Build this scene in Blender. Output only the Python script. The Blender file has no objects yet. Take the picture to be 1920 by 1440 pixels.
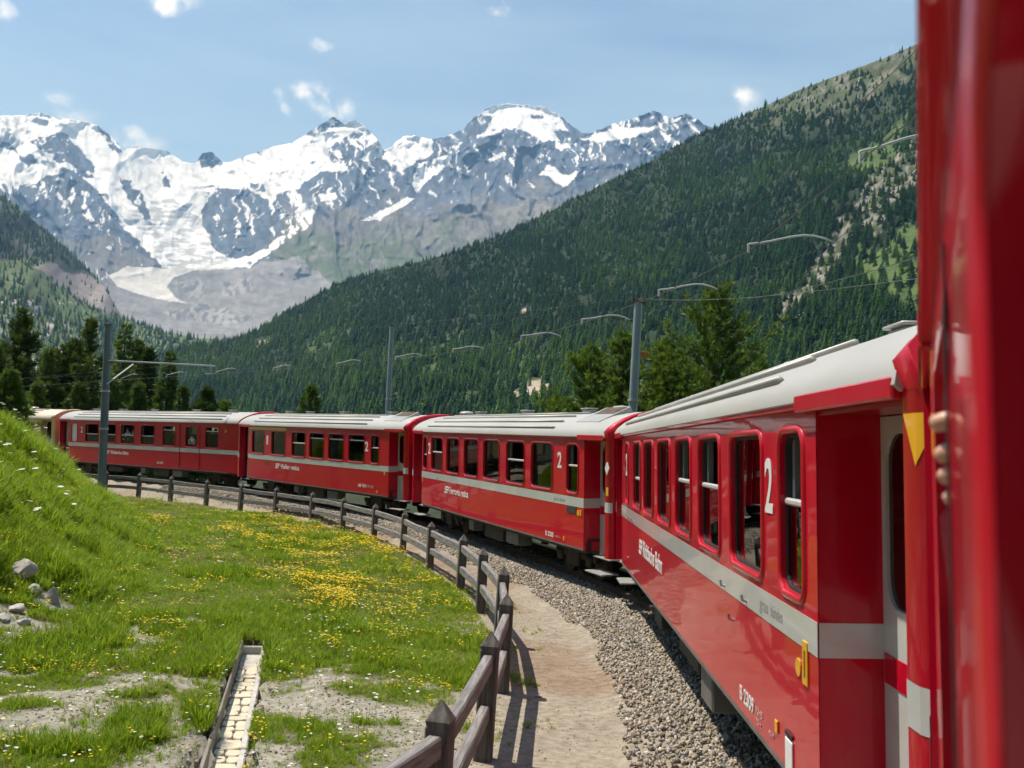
import bpy, math, random
import numpy as np
from mathutils import Vector, Matrix

# ------------------------------------------------------------------ camera
sc = bpy.context.scene
R = math.radians
F_PX = 1841.7                       # focal length in pixels of the 1920 px wide photograph
PITCH, ROLL = R(3.743), R(3.518)    # the camera leans with the canted coach it is held from
CAM = np.array([0.0, 0.0, 2.62])
_fw = np.array([0, math.cos(PITCH), math.sin(PITCH)])
_up = np.array([0, -math.sin(PITCH), math.cos(PITCH)])
_rt = np.array([1.0, 0, 0])
C_UP = _up * math.cos(ROLL) - _rt * math.sin(ROLL)
C_RT = _rt * math.cos(ROLL) + _up * math.sin(ROLL)
C_FW = _fw
cam_d = bpy.data.cameras.new('camera')
cam = bpy.data.objects.new('camera', cam_d)
sc.collection.objects.link(cam)
cam.matrix_world = Matrix(((C_RT[0], C_UP[0], -C_FW[0], CAM[0]), (C_RT[1], C_UP[1], -C_FW[1], CAM[1]),
                           (C_RT[2], C_UP[2], -C_FW[2], CAM[2]), (0, 0, 0, 1)))
cam_d.sensor_width = 36.0
cam_d.lens = F_PX / 1920 * 36.0
cam_d.clip_start = 0.02
cam_d.clip_end = 60000
cam_d.dof.use_dof = True
cam_d.dof.focus_distance = 22.0
cam_d.dof.aperture_fstop = cam_d.lens / 6.5
sc.camera = cam

def ray(px, py):
    """direction through a point of the photograph (1920 x 1440)"""
    return C_FW + C_RT * (px - 960) / F_PX - C_UP * (py - 720) / F_PX
def at(px, py, Y):
    d = ray(px, py)
    return CAM + d * (Y / d[1])
def project(P):
    d = np.asarray(P) - CAM
    z = d @ C_FW
    return 960 + F_PX * (d @ C_RT) / z, 720 - F_PX * (d @ C_UP) / z, z

# ------------------------------------------------------------------ sky, sun, exposure
SUN_EL = R(64)
SUN_DIR = Vector((-0.88 * math.cos(SUN_EL), 0.475 * math.cos(SUN_EL), math.sin(SUN_EL))).normalized()
world = bpy.data.worlds.new('World')
sc.world = world
world.use_nodes = True
nt = world.node_tree
nt.nodes.clear()
def wn(t, **k):
    n = nt.nodes.new(t)
    for a, b in k.items():
        setattr(n, a, b)
    return n
w_out = wn('ShaderNodeOutputWorld')
w_bg = wn('ShaderNodeBackground')
w_bg.inputs['Strength'].default_value = 0.122
sky = wn('ShaderNodeTexSky', sky_type='NISHITA', sun_disc=False, sun_elevation=SUN_EL, sun_rotation=R(-61.6),
         altitude=2000.0, air_density=1.0, dust_density=0.6, ozone_density=2.2)
tc = wn('ShaderNodeTexCoord')
def wmath(op, a, b=None, c=None, clamp=False):
    n = wn('ShaderNodeMath', operation=op, use_clamp=clamp)
    for i, x in enumerate((a, b, c)):
        if x is None:
            continue
        if isinstance(x, (int, float)):
            n.inputs[i].default_value = x
        else:
            nt.links.new(x, n.inputs[i])
    return n.outputs[0]
# thin high veil everywhere in the sky
map1 = wn('ShaderNodeMapping')
map1.inputs['Scale'].default_value = (1.3, 2.2, 7.0)
map1.inputs['Rotation'].default_value = (0.25, 0.12, 0.5)
nt.links.new(tc.outputs['Generated'], map1.inputs['Vector'])
nz1 = wn('ShaderNodeTexNoise')
nz1.inputs['Scale'].default_value = 2.2
nz1.inputs['Detail'].default_value = 7
nz1.inputs['Roughness'].default_value = 0.55
nt.links.new(map1.outputs[0], nz1.inputs['Vector'])
mr1 = wn('ShaderNodeMapRange')
mr1.inputs['From Min'].default_value = 0.32
mr1.inputs['From Max'].default_value = 0.78
mr1.inputs['To Min'].default_value = 0.04
mr1.inputs['To Max'].default_value = 0.42
nt.links.new(nz1.outputs['Fac'], mr1.inputs['Value'])
# small fair-weather clouds round the peaks
nz2 = wn('ShaderNodeTexNoise')
nz2.inputs['Scale'].default_value = 26
nz2.inputs['Detail'].default_value = 8
nz2.inputs['Roughness'].default_value = 0.62
nt.links.new(tc.outputs['Generated'], nz2.inputs['Vector'])
warp = wn('ShaderNodeVectorMath', operation='MULTIPLY_ADD')
nt.links.new(nz2.outputs['Color'], warp.inputs[0])
warp.inputs[1].default_value = (0.06, 0.06, 0.03)
sub = wn('ShaderNodeVectorMath', operation='ADD')
nt.links.new(tc.outputs['Generated'], sub.inputs[0])
sub.inputs[1].default_value = (-0.03, -0.03, -0.015)
nt.links.new(sub.outputs[0], warp.inputs[2])
total = None
for (cx, cy, rad, amt, squash) in ((600, 180, .024, .85, 1.6), (640, 200, .022, .75, 1.5), (525, 183, .014, .6, 1.2), (534, 210, .010, .55, 1.2),
                                   (330, 4, .024, 1.0, 1.7), (-2, 12, .022, 1.0, 1.2), (110, 180, .019, .5, 2.2),
                                   (150, 220, .026, .6, 2.6), (268, 264, .022, .7, 2.2), (606, 86, .014, .55, 2.6),
                                   (1398, 188, .020, .85, 1.1), (1656, 88, .009, .5, 1.1), (940, 18, .013, .55, 1.0)):
    d = Vector(ray(cx, cy)).normalized()
    v = wn('ShaderNodeVectorMath', operation='SUBTRACT')
    nt.links.new(warp.outputs[0], v.inputs[0])
    v.inputs[1].default_value = d
    s = wn('ShaderNodeVectorMath', operation='MULTIPLY')
    nt.links.new(v.outputs[0], s.inputs[0])
    s.inputs[1].default_value = (1 / math.sqrt(squash), 1.0, math.sqrt(squash))
    ln = wn('ShaderNodeVectorMath', operation='LENGTH')
    nt.links.new(s.outputs[0], ln.inputs[0])
    m = wn('ShaderNodeMapRange', interpolation_type='SMOOTHSTEP')
    m.inputs['From Min'].default_value = rad
    m.inputs['From Max'].default_value = rad * 0.25
    m.inputs['To Min'].default_value = 0
    m.inputs['To Max'].default_value = amt
    m.inputs['From Min'].default_value = rad * 0.85
    m.inputs['From Max'].default_value = rad * 0.15
    nt.links.new(ln.outputs['Value'], m.inputs['Value'])
    total = m.outputs[0] if total is None else wmath('MAXIMUM', total, m.outputs[0])
cl_n = wn('ShaderNodeMapRange')
cl_n.inputs['From Min'].default_value = 0.40
cl_n.inputs['From Max'].default_value = 0.60
nt.links.new(nz2.outputs['Fac'], cl_n.inputs['Value'])
cloud = wmath('MULTIPLY', total, cl_n.outputs[0], clamp=True)
mixa = wn('ShaderNodeMix', data_type='RGBA')
nt.links.new(mr1.outputs[0], mixa.inputs['Factor'])
nt.links.new(sky.outputs[0], mixa.inputs['A'])
mixa.inputs['B'].default_value = (3.6, 5.1, 6.2, 1)
mixb = wn('ShaderNodeMix', data_type='RGBA')
nt.links.new(cloud, mixb.inputs['Factor'])
nt.links.new(mixa.outputs['Result'], mixb.inputs['A'])
mixb.inputs['B'].default_value = (8.0, 8.3, 8.6, 1)
nt.links.new(mixb.outputs['Result'], w_bg.inputs['Color'])
nt.links.new(w_bg.outputs[0], w_out.inputs['Surface'])

sun_d = bpy.data.lights.new('sun', 'SUN')
sun_d.energy = 5.0
sun_d.angle = R(0.53)
sun_d.color = (1.0, 0.96, 0.9)
sun = bpy.data.objects.new('sun', sun_d)
sc.collection.objects.link(sun)
sun.rotation_euler = SUN_DIR.to_track_quat('Z', 'Y').to_euler()
sc.view_settings.view_transform = 'Standard'
sc.view_settings.look = 'None'
sc.view_settings.exposure = 0.40
sc.view_settings.gamma = 1.0
sc.view_settings.use_curve_mapping = False
sc.cycles.use_denoising = True
sc.cycles.max_bounces = 5
sc.cycles.diffuse_bounces = 2
sc.cycles.glossy_bounces = 3
sc.cycles.transmission_bounces = 2
sc.cycles.adaptive_threshold = 0.04
sc.cycles.transparent_max_bounces = 12
sc.cycles.volume_bounces = 0
sc.cycles.caustics_reflective = False
sc.cycles.caustics_refractive = False

# ------------------------------------------------------------------ helpers
COL = sc.collection
rng = np.random.default_rng(7)
random.seed(7)

def _hash(ix, iy, iz, seed):
    h = (ix.astype(np.int64) * 374761393 + iy.astype(np.int64) * 668265263 + iz.astype(np.int64) * 2147483647 + seed * 1274126177) & 0xffffffff
    h = ((h ^ (h >> 13)) * 1274126177) & 0xffffffff
    h = ((h ^ (h >> 16)) * 2246822519) & 0xffffffff
    return ((h ^ (h >> 15)) & 0xffffff) / float(0xffffff)
def vnoise(x, y, z=None, seed=0):
    x = np.asarray(x, float); y = np.asarray(y, float)
    x, y = np.broadcast_arrays(x, y)
    z = np.zeros_like(x) if z is None else np.broadcast_to(np.asarray(z, float), x.shape)
    fx, fy, fz = np.floor(x), np.floor(y), np.floor(z)
    ax, ay, az = x - fx, y - fy, z - fz
    ax, ay, az = (a * a * a * (a * (a * 6 - 15) + 10) for a in (ax, ay, az))
    o = 0
    for dx in (0, 1):
        for dy in (0, 1):
            for dz in (0, 1):
                w = (ax if dx else 1 - ax) * (ay if dy else 1 - ay) * (az if dz else 1 - az)
                o = o + w * _hash(fx + dx, fy + dy, fz + dz, seed)
    return o
def fbm(x, y, z=None, octv=5, lac=2.03, gain=0.5, seed=0, ridged=False):
    a, s, t = 1.0, 0.0, 0.0
    for o in range(octv):
        k = lac ** o
        n = vnoise(np.asarray(x) * k, np.asarray(y) * k, None if z is None else np.asarray(z) * k, seed + o * 17)
        if ridged:
            n = 1 - np.abs(2 * n - 1)
            n = n * n
        s = s + a * n
        t += a
        a *= gain
    return s / t
def sstep(a, b, x):
    t = np.clip((np.asarray(x, float) - a) / (b - a), 0, 1)
    return t * t * (3 - 2 * t)
def blur(a, n):
    k = np.ones(2 * n + 1) / (2 * n + 1)
    for ax in (0, 1):
        a = np.apply_along_axis(lambda q: np.convolve(np.pad(q, n, mode='edge'), k, 'valid'), ax, a)
    return a
def in_poly(px, py, poly):
    px = np.asarray(px, float); py = np.asarray(py, float)
    c = np.zeros(px.shape, bool)
    n = len(poly)
    for i in range(n):
        x1, y1 = poly[i]; x2, y2 = poly[(i + 1) % n]
        if y1 == y2:
            continue
        c ^= ((y1 > py) != (y2 > py)) & (px < (x2 - x1) * (py - y1) / (y2 - y1) + x1)
    return c

class MB:
    """collects shapes for ONE mesh"""
    def __init__(self):
        self.v, self.f = [], []
    def add(self, verts, faces):
        o = len(self.v)
        self.v.extend([tuple(map(float, p)) for p in verts])
        self.f.extend([tuple(i + o for i in f) for f in faces])
        return self
    def box(self, x0, x1, y0, y1, z0, z1):
        V = [(x, y, z) for x in (x0, x1) for y in (y0, y1) for z in (z0, z1)]
        return self.add(V, [(0, 1, 3, 2), (4, 6, 7, 5), (0, 4, 5, 1), (2, 3, 7, 6), (0, 2, 6, 4), (1, 5, 7, 3)])
    def bbox(self, x0, x1, y0, y1, z0, z1, b=0.01):
        """box with chamfered edges"""
        V, idx = [], {}
        for sx in (0, 1):
            for sy in (0, 1):
                for sz in (0, 1):
                    c = [(x0, x1)[sx], (y0, y1)[sy], (z0, z1)[sz]]
                    s = [1 - 2 * sx, 1 - 2 * sy, 1 - 2 * sz]
                    for ax in range(3):
                        p = [c[k] + (s[k] * b if k != ax else 0) for k in range(3)]
                        idx[(sx, sy, sz, ax)] = len(V)
                        V.append(p)
        Fc = []
        for ax in range(3):
            o = [k for k in range(3) if k != ax]
            for s in (0, 1):
                q = []
                for (a, bb) in ((0, 0), (1, 0), (1, 1), (0, 1)):
                    k = [0, 0, 0]; k[ax] = s; k[o[0]] = a; k[o[1]] = bb
                    q.append(idx[(*k, ax)])
                Fc.append(tuple(q))
        for ax in range(3):
            o = [k for k in range(3) if k != ax]
            for a in (0, 1):
                for bb in (0, 1):
                    k0 = [0, 0, 0]; k0[o[0]] = a; k0[o[1]] = bb
                    k1 = list(k0); k1[ax] = 1
                    Fc.append((idx[(*k0, o[0])], idx[(*k1, o[0])], idx[(*k1, o[1])], idx[(*k0, o[1])]))
        for sx in (0, 1):
            for sy in (0, 1):
                for sz in (0, 1):
                    Fc.append(tuple(idx[(sx, sy, sz, a)] for a in range(3)))
        return self.add(V, Fc)
    def tube(self, path, r, n=8, caps=True):
        path = [np.array(p, float) for p in path]
        rs = r if hasattr(r, '__len__') else [r] * len(path)
        V, Fc = [], []
        prev = None
        for i, p in enumerate(path):
            t = path[min(i + 1, len(path) - 1)] - path[max(i - 1, 0)]
            t = t / (np.linalg.norm(t) + 1e-12)
            if prev is None:
                a = np.array([0, 0, 1.0]) if abs(t[2]) < .9 else np.array([1.0, 0, 0])
            else:
                a = prev
            u = a - t * (a @ t); u /= np.linalg.norm(u) + 1e-12
            prev = u
            w = np.cross(t, u)
            for k in range(n):
                g = 2 * math.pi * k / n
                V.append(p + rs[i] * (math.cos(g) * u + math.sin(g) * w))
        for i in range(len(path) - 1):
            for k in range(n):
                Fc.append((i * n + k, i * n + (k + 1) % n, (i + 1) * n + (k + 1) % n, (i + 1) * n + k))
        if caps:
            Fc.append(tuple(range(n - 1, -1, -1)))
            Fc.append(tuple((len(path) - 1) * n + k for k in range(n)))
        return self.add(V, Fc)
    def beam(self, a, b, w, h, up=(0, 0, 1), ch=0.0):
        """squared timber from a to b, w wide, h high"""
        a, b = np.array(a, float), np.array(b, float)
        t = b - a; L = np.linalg.norm(t); t /= L
        s = np.cross(t, np.array(up, float)); s /= np.linalg.norm(s)
        u = np.cross(s, t)
        m = MB().bbox(0, L, -w / 2, w / 2, -h / 2, h / 2, ch) if ch else MB().box(0, L, -w / 2, w / 2, -h / 2, h / 2)
        return self.add([a + t * p[0] + s * p[1] + u * p[2] for p in m.v], m.f)
    def loft(self, rings, closed=True, caps=False):
        n = len(rings[0]); V = [p for r in rings for p in r]; Fc = []
        for i in range(len(rings) - 1):
            for k in range(n if closed else n - 1):
                Fc.append((i * n + k, i * n + (k + 1) % n, (i + 1) * n + (k + 1) % n, (i + 1) * n + k))
        if caps:
            Fc.append(tuple(range(n - 1, -1, -1)))
            Fc.append(tuple((len(rings) - 1) * n + k for k in range(n)))
        return self.add(V, Fc)
    def mesh(self, name, mat=None, smooth=False):
        me = bpy.data.meshes.new(name)
        me.from_pydata(self.v, [], self.f)
        me.validate()
        if mat:
            me.materials.append(mat)
        if smooth:
            me.polygons.foreach_set('use_smooth', [True] * len(me.polygons))
        import bmesh
        bm = bmesh.new(); bm.from_mesh(me)
        bmesh.ops.recalc_face_normals(bm, faces=bm.faces)
        bm.to_mesh(me); bm.free()
        return me
    def build(self, name, mat, parent=None, smooth=False, angle=None):
        me = self.mesh(name, mat, smooth or angle is not None)
        if angle is not None:
            me.set_sharp_from_angle(angle=R(angle))
        return link(name, me, parent)

def pane(name, pts, y, mat, parent, out=1):
    """flat sheet of glass at y whose face looks out of the coach"""
    a = sum(pts[i][0] * pts[(i + 1) % len(pts)][1] - pts[(i + 1) % len(pts)][0] * pts[i][1] for i in range(len(pts)))
    if (a > 0) == (out > 0):          # counter-clockwise in x, z faces -y
        pts = pts[::-1]
    me = bpy.data.meshes.new(name)
    me.from_pydata([(p[0], y, p[1]) for p in pts], [], [tuple(range(len(pts)))])
    me.materials.append(mat)
    return link(name, me, parent)
def link(name, data, parent=None):
    o = bpy.data.objects.new(name, data)
    COL.objects.link(o)
    if parent is not None:
        o.parent = parent
    return o
def np_mesh(name, V, Fa, mat=None, smooth=False, attrs=None):
    """numpy verts (N,3) + faces (M,k)"""
    me = bpy.data.meshes.new(name)
    Fa = np.asarray(Fa)
    me.vertices.add(len(V)); me.vertices.foreach_set('co', np.asarray(V, np.float32).ravel())
    k = Fa.shape[1]
    me.loops.add(Fa.size); me.loops.foreach_set('vertex_index', Fa.ravel().astype(np.int32))
    me.polygons.add(len(Fa)); me.polygons.foreach_set('loop_start', np.arange(0, Fa.size, k, dtype=np.int32))
    me.update(calc_edges=True)
    if smooth:
        me.polygons.foreach_set('use_smooth', np.ones(len(Fa), bool))
    for an, arr in (attrs or {}).items():
        arr = np.asarray(arr, np.float32)
        if arr.ndim == 1:
            a = me.attributes.new(an, 'FLOAT', 'POINT'); a.data.foreach_set('value', arr)
        else:
            a = me.attributes.new(an, 'FLOAT_COLOR', 'POINT')
            if arr.shape[1] == 3:
                arr = np.concatenate([arr, np.ones((len(arr), 1), np.float32)], 1)
            a.data.foreach_set('color', arr.ravel())
    if mat:
        me.materials.append(mat)
    return me
def tag(o, label=None, cat=None, group=None, kind=None):
    if label: o['label'] = label
    if cat: o['category'] = cat
    if group: o['group'] = group
    if kind: o['kind'] = kind
    return o
def empty(name, loc=(0, 0, 0)):
    o = bpy.data.objects.new(name, None)
    COL.objects.link(o)
    o.location = loc
    o.empty_display_size = 0.3
    return o

# ------------------------------------------------------------------ materials
def new_mat(name):
    m = bpy.data.materials.new(name)
    m.use_nodes = True
    b = m.node_tree.nodes['Principled BSDF']
    return m, m.node_tree, b
def node(t, ty, **k):
    n = t.nodes.new(ty)
    for a, b in k.items():
        setattr(n, a, b)
    return n
def ramp(t, fac, stops, interp='LINEAR'):
    n = t.nodes.new('ShaderNodeValToRGB')
    n.color_ramp.interpolation = interp
    e = n.color_ramp.elements
    while len(e) < len(stops):
        e.new(0.5)
    for x, (p, c) in zip(e, stops):
        x.position = p
        x.color = (*c, 1)
    t.links.new(fac, n.inputs[0])
    return n.outputs[0]
def noise(t, scale, detail=5, rough=0.55, coord='Object', stretch=None, dist=0.0):
    c = t.nodes.new('ShaderNodeTexCoord')
    n = t.nodes.new('ShaderNodeTexNoise')
    n.inputs['Scale'].default_value = scale
    n.inputs['Detail'].default_value = detail
    n.inputs['Roughness'].default_value = rough
    n.inputs['Distortion'].default_value = dist
    src = c.outputs[coord]
    if stretch:
        mp = t.nodes.new('ShaderNodeMapping')
        mp.inputs['Scale'].default_value = stretch
        t.links.new(src, mp.inputs[0])
        src = mp.outputs[0]
    t.links.new(src, n.inputs['Vector'])
    return n.outputs['Fac']
def bump(t, b, h, strength=0.3, dist=0.02):
    n = t.nodes.new('ShaderNodeBump')
    n.inputs['Strength'].default_value = strength
    n.inputs['Distance'].default_value = dist
    t.links.new(h, n.inputs['Height'])
    t.links.new(n.outputs[0], b.inputs['Normal'])
    return n
def simple(name, c1, c2=None, scale=3.0, rough=0.6, metal=0.0, bmp=0.0, bdist=0.01, coat=0.0, stretch=None, rough2=None, detail=5, spec=0.5):
    m, t, b = new_mat(name)
    b.inputs['Roughness'].default_value = rough
    b.inputs['Metallic'].default_value = metal
    b.inputs['Coat Weight'].default_value = coat
    b.inputs['Coat Roughness'].default_value = 0.04
    b.inputs['Specular IOR Level'].default_value = spec
    if c2 is None:
        c2 = tuple(x * 0.8 for x in c1)
    f = noise(t, scale, detail, stretch=stretch)
    col = ramp(t, f, [(0.3, c1), (0.72, c2)])
    t.links.new(col, b.inputs['Base Color'])
    if bmp:
        bump(t, b, f, bmp, bdist)
    if rough2 is not None:
        mr = node(t, 'ShaderNodeMapRange')
        mr.inputs['To Min'].default_value = rough
        mr.inputs['To Max'].default_value = rough2
        t.links.new(f, mr.inputs['Value'])
        t.links.new(mr.outputs[0], b.inputs['Roughness'])
    return m

def red_paint(name, base=(0.51, 0.0, 0.020), dust=0.7):
    m, t, b = new_mat(name)
    # road dust thins out upwards on the lower panels; patches and streaks have their own shape
    streak = noise(t, 2.2, 6, 0.6, stretch=(0.5, 1, 0.9))
    fine = noise(t, 14, 6, 0.65, stretch=(1, 1, 0.25))
    mul = node(t, 'ShaderNodeMath', operation='MULTIPLY')
    t.links.new(streak, mul.inputs[0]); t.links.new(fine, mul.inputs[1])
    mr = node(t, 'ShaderNodeMapRange')
    mr.inputs['From Min'].default_value = 0.2; mr.inputs['From Max'].default_value = 0.42
    mr.inputs['To Min'].default_value = 0.0; mr.inputs['To Max'].default_value = dust * 0.18
    t.links.new(mul.outputs[0], mr.inputs['Value'])
    mx = node(t, 'ShaderNodeMix', data_type='RGBA')
    t.links.new(mr.outputs[0], mx.inputs['Factor'])
    mx.inputs['A'].default_value = (*base, 1)
    mx.inputs['B'].default_value = (0.34, 0.14, 0.11, 1)
    t.links.new(mx.outputs['Result'], b.inputs['Base Color'])
    b.inputs['Roughness'].default_value = 0.4
    b.inputs['Specular IOR Level'].default_value = 0.15
    b.inputs['Coat IOR'].default_value = 1.42
    b.inputs['Coat Weight'].default_value = 0.62
    b.inputs['Coat Roughness'].default_value = 0.03
    # sheet metal is never quite flat
    wav = noise(t, 1.7, 2, 0.4)
    bp = bump(t, b, wav, 0.16, 0.02)
    t.links.new(bp.outputs[0], b.inputs['Coat Normal'])
    return m
M = {}
M['red'] = red_paint('red_paint')
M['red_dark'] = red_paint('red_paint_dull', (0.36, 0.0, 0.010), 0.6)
M['stripe'] = simple('stripe_grey', (0.55, 0.57, 0.56), (0.48, 0.50, 0.50), 2.0, 0.3, coat=0.6)
M['roof'] = simple('roof_paint', (0.46, 0.455, 0.43), (0.36, 0.355, 0.335), 1.1, 0.42, bmp=0.1, stretch=(0.3, 1, 1))
M['roof_rib'] = simple('roof_rib_shaded_paint', (0.40, 0.40, 0.38), (0.32, 0.32, 0.30), 1.5, 0.35)  # darker than the roof, so the ribs' shading lines are partly in the colour
M['white'] = simple('white_lettering', (0.8, 0.8, 0.8), (0.72, 0.72, 0.72), 4, 0.4)
M['pale'] = simple('pale_lettering', (0.6, 0.35, 0.35), (0.5, 0.3, 0.3), 4, 0.5)
M['greyink'] = simple('grey_lettering', (0.18, 0.18, 0.19), (0.14, 0.14, 0.15), 4, 0.5)
M['yellow'] = simple('yellow_paint', (0.78, 0.42, 0.01), (0.70, 0.36, 0.01), 5, 0.4, coat=0.3)
M['firstclass'] = simple('first_class_yellow', (0.70, 0.42, 0.02), (0.62, 0.36, 0.02), 5, 0.4)
M['door'] = simple('door_grey', (0.56, 0.58, 0.56), (0.48, 0.50, 0.49), 2.5, 0.35, coat=0.3)
M['alu'] = simple('window_bar_aluminium', (0.66, 0.68, 0.68), (0.58, 0.60, 0.60), 6, 0.35, metal=0.3)
M['frame_grey'] = simple('inner_frame_grey', (0.17, 0.18, 0.18), (0.12, 0.13, 0.13), 4, 0.5)
M['rubber'] = simple('black_rubber', (0.012, 0.012, 0.013), (0.02, 0.02, 0.02), 8, 0.7)
M['under'] = simple('underframe_dirt', (0.022, 0.020, 0.018), (0.05, 0.043, 0.036), 5, 0.75, bmp=0.3)
M['undergrey'] = simple('equipment_grey', (0.16, 0.16, 0.155), (0.10, 0.10, 0.095), 3, 0.6)
M['steel'] = simple('worn_steel', (0.42, 0.42, 0.43), (0.30, 0.29, 0.28), 9, 0.35, metal=0.8)
M['rust'] = simple('rail_rust', (0.10, 0.055, 0.035), (0.05, 0.035, 0.03), 6, 0.8, bmp=0.3)
M['step'] = simple('step_plate', (0.36, 0.37, 0.37), (0.26, 0.27, 0.27), 8, 0.5, metal=0.3)
M['interior'] = simple('interior_panel', (0.06, 0.055, 0.05), (0.045, 0.042, 0.04), 3, 0.6)
M['seat'] = simple('seat_cloth', (0.05, 0.03, 0.035), (0.03, 0.03, 0.05), 9, 0.8)
M['cream'] = simple('cream_paint', (0.66, 0.50, 0.26), (0.58, 0.44, 0.22), 2, 0.35, coat=0.4)
M['creamroof'] = simple('cream_roof', (0.60, 0.52, 0.40), (0.5, 0.44, 0.36), 2, 0.5)
M['hatch'] = simple('roof_hatch_brown', (0.10, 0.075, 0.06), (0.14, 0.11, 0.09), 6, 0.85, spec=0.1)
M['mast'] = simple('mast_paint', (0.17, 0.21, 0.24), (0.12, 0.15, 0.175), 3, 0.5, metal=0.2, stretch=(1, 1, 0.2))
M['mast_grey'] = simple('mast_galvanised', (0.33, 0.40, 0.45), (0.26, 0.32, 0.36), 3, 0.45, metal=0.3, stretch=(1, 1, 0.2))
M['mast_cap'] = simple('mast_cap_brown', (0.18, 0.10, 0.07), (0.13, 0.08, 0.06), 6, 0.7)
M['tube'] = simple('aluminium_tube', (0.50, 0.52, 0.53), (0.40, 0.42, 0.43), 6, 0.45)
M['wire'] = simple('copper_wire', (0.14, 0.15, 0.13), (0.10, 0.11, 0.10), 6, 0.5, metal=0.4)
M['insul'] = simple('insulator_brown', (0.12, 0.035, 0.02), (0.10, 0.03, 0.02), 6, 0.25)
M['orange'] = simple('orange_sign', (0.60, 0.22, 0.02), (0.55, 0.2, 0.02), 6, 0.5)
M['skin'] = simple('skin', (0.60, 0.34, 0.24), (0.52, 0.28, 0.19), 40, 0.45, bmp=0.15, bdist=0.001)
M['nail'] = simple('finger_nail', (0.66, 0.42, 0.36), (0.62, 0.4, 0.34), 20, 0.25)
M['hair'] = simple('dark_hair', (0.03, 0.02, 0.015), (0.06, 0.04, 0.03), 30, 0.6)
M['shirt_w'] = simple('white_shirt', (0.62, 0.62, 0.64), (0.5, 0.5, 0.55), 10, 0.8)
M['shirt_b'] = simple('blue_shirt', (0.03, 0.05, 0.22), (0.03, 0.04, 0.15), 10, 0.8)

def glass_mat(name, tint=(0.13, 0.15, 0.13), rough=0.0):
    m = bpy.data.materials.new(name)
    m.use_nodes = True
    t = m.node_tree
    t.nodes.clear()
    o = node(t, 'ShaderNodeOutputMaterial')
    tr = node(t, 'ShaderNodeBsdfTransparent'); tr.inputs[0].default_value = (*tint, 1)
    gl = node(t, 'ShaderNodeBsdfGlossy'); gl.inputs['Roughness'].default_value = rough
    gl.inputs['Color'].default_value = (0.95, 0.97, 0.96, 1)
    fr = node(t, 'ShaderNodeFresnel'); fr.inputs['IOR'].default_value = 1.48
    wob = noise(t, 1.1, 1, 0.3)
    bp = node(t, 'ShaderNodeBump'); bp.inputs['Strength'].default_value = 0.10; bp.inputs['Distance'].default_value = 0.02
    t.links.new(wob, bp.inputs['Height'])
    t.links.new(bp.outputs[0], gl.inputs['Normal'])
    mx = node(t, 'ShaderNodeMixShader')
    t.links.new(fr.outputs[0], mx.inputs[0])
    t.links.new(tr.outputs[0], mx.inputs[1]); t.links.new(gl.outputs[0], mx.inputs[2])
    t.links.new(mx.outputs[0], o.inputs[0])
    return m
M['glass'] = glass_mat('window_glass')

def wood_mat():
    m, t, b = new_mat('weathered_timber')
    g = noise(t, 6, 6, 0.65, stretch=(0.35, 5, 5), dist=0.6)
    col = ramp(t, g, [(0.25, (0.055, 0.051, 0.049)), (0.5, (0.185, 0.175, 0.170)), (0.75, (0.33, 0.32, 0.315))])
    t.links.new(col, b.inputs['Base Color'])
    b.inputs['Roughness'].default_value = 0.8
    bump(t, b, g, 0.6, 0.012)
    return m
M['rail_wood'] = wood_mat()
def post_mat():
    m, t, b = new_mat('weathered_post')
    g = noise(t, 6, 6, 0.65, stretch=(5, 5, 0.4), dist=0.6)
    col = ramp(t, g, [(0.25, (0.032, 0.028, 0.026)), (0.5, (0.105, 0.094, 0.088)), (0.8, (0.21, 0.195, 0.185))])
    t.links.new(col, b.inputs['Base Color'])
    b.inputs['Roughness'].default_value = 0.82
    bump(t, b, g, 0.6, 0.012)
    return m
M['post_wood'] = post_mat()
M['sleeper'] = simple('sleeper_timber', (0.06, 0.045, 0.035), (0.10, 0.08, 0.065), 5, 0.85, bmp=0.4, stretch=(4, 0.5, 4))
M['slab'] = simple('channel_stone', (0.62, 0.56, 0.43), (0.44, 0.40, 0.31), 7, 0.75, bmp=0.4, bdist=0.02)
M['kerb'] = simple('pale_concrete', (0.52, 0.50, 0.46), (0.34, 0.325, 0.295), 7, 0.8, bmp=0.4)
M['plank'] = simple('channel_plank', (0.27, 0.245, 0.205), (0.15, 0.135, 0.11), 6, 0.85, bmp=0.5, stretch=(0.5, 4, 4))
M['mortar'] = simple('channel_bed', (0.30, 0.27, 0.22), (0.20, 0.18, 0.15), 9, 0.9, bmp=0.5)

def stone_mat(name, stops, bscale=9):
    m, t, b = new_mat(name)
    oi = node(t, 'ShaderNodeObjectInfo')
    col = ramp(t, oi.outputs['Random'], stops)
    n = noise(t, bscale, 6, 0.65)
    mx = node(t, 'ShaderNodeMix', data_type='RGBA', blend_type='MULTIPLY')
    mx.inputs['Factor'].default_value = 0.55
    t.links.new(col, mx.inputs['A'])
    t.links.new(ramp(t, n, [(0.3, (0.45, 0.44, 0.42)), (0.7, (1.2, 1.2, 1.2))]), mx.inputs['B'])
    t.links.new(mx.outputs['Result'], b.inputs['Base Color'])
    b.inputs['Roughness'].default_value = 0.85
    bump(t, b, n, 0.5, 0.01)
    return m
M['ballast'] = stone_mat('ballast_stone', [(0.0, (0.11, 0.10, 0.09)), (0.2, (0.42, 0.34, 0.24)), (0.42, (0.52, 0.49, 0.42)), (0.62, (0.23, 0.225, 0.22)), (0.8, (0.50, 0.41, 0.29)), (0.9, (0.30, 0.29, 0.28)), (1.0, (0.72, 0.69, 0.62))], 30)
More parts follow.
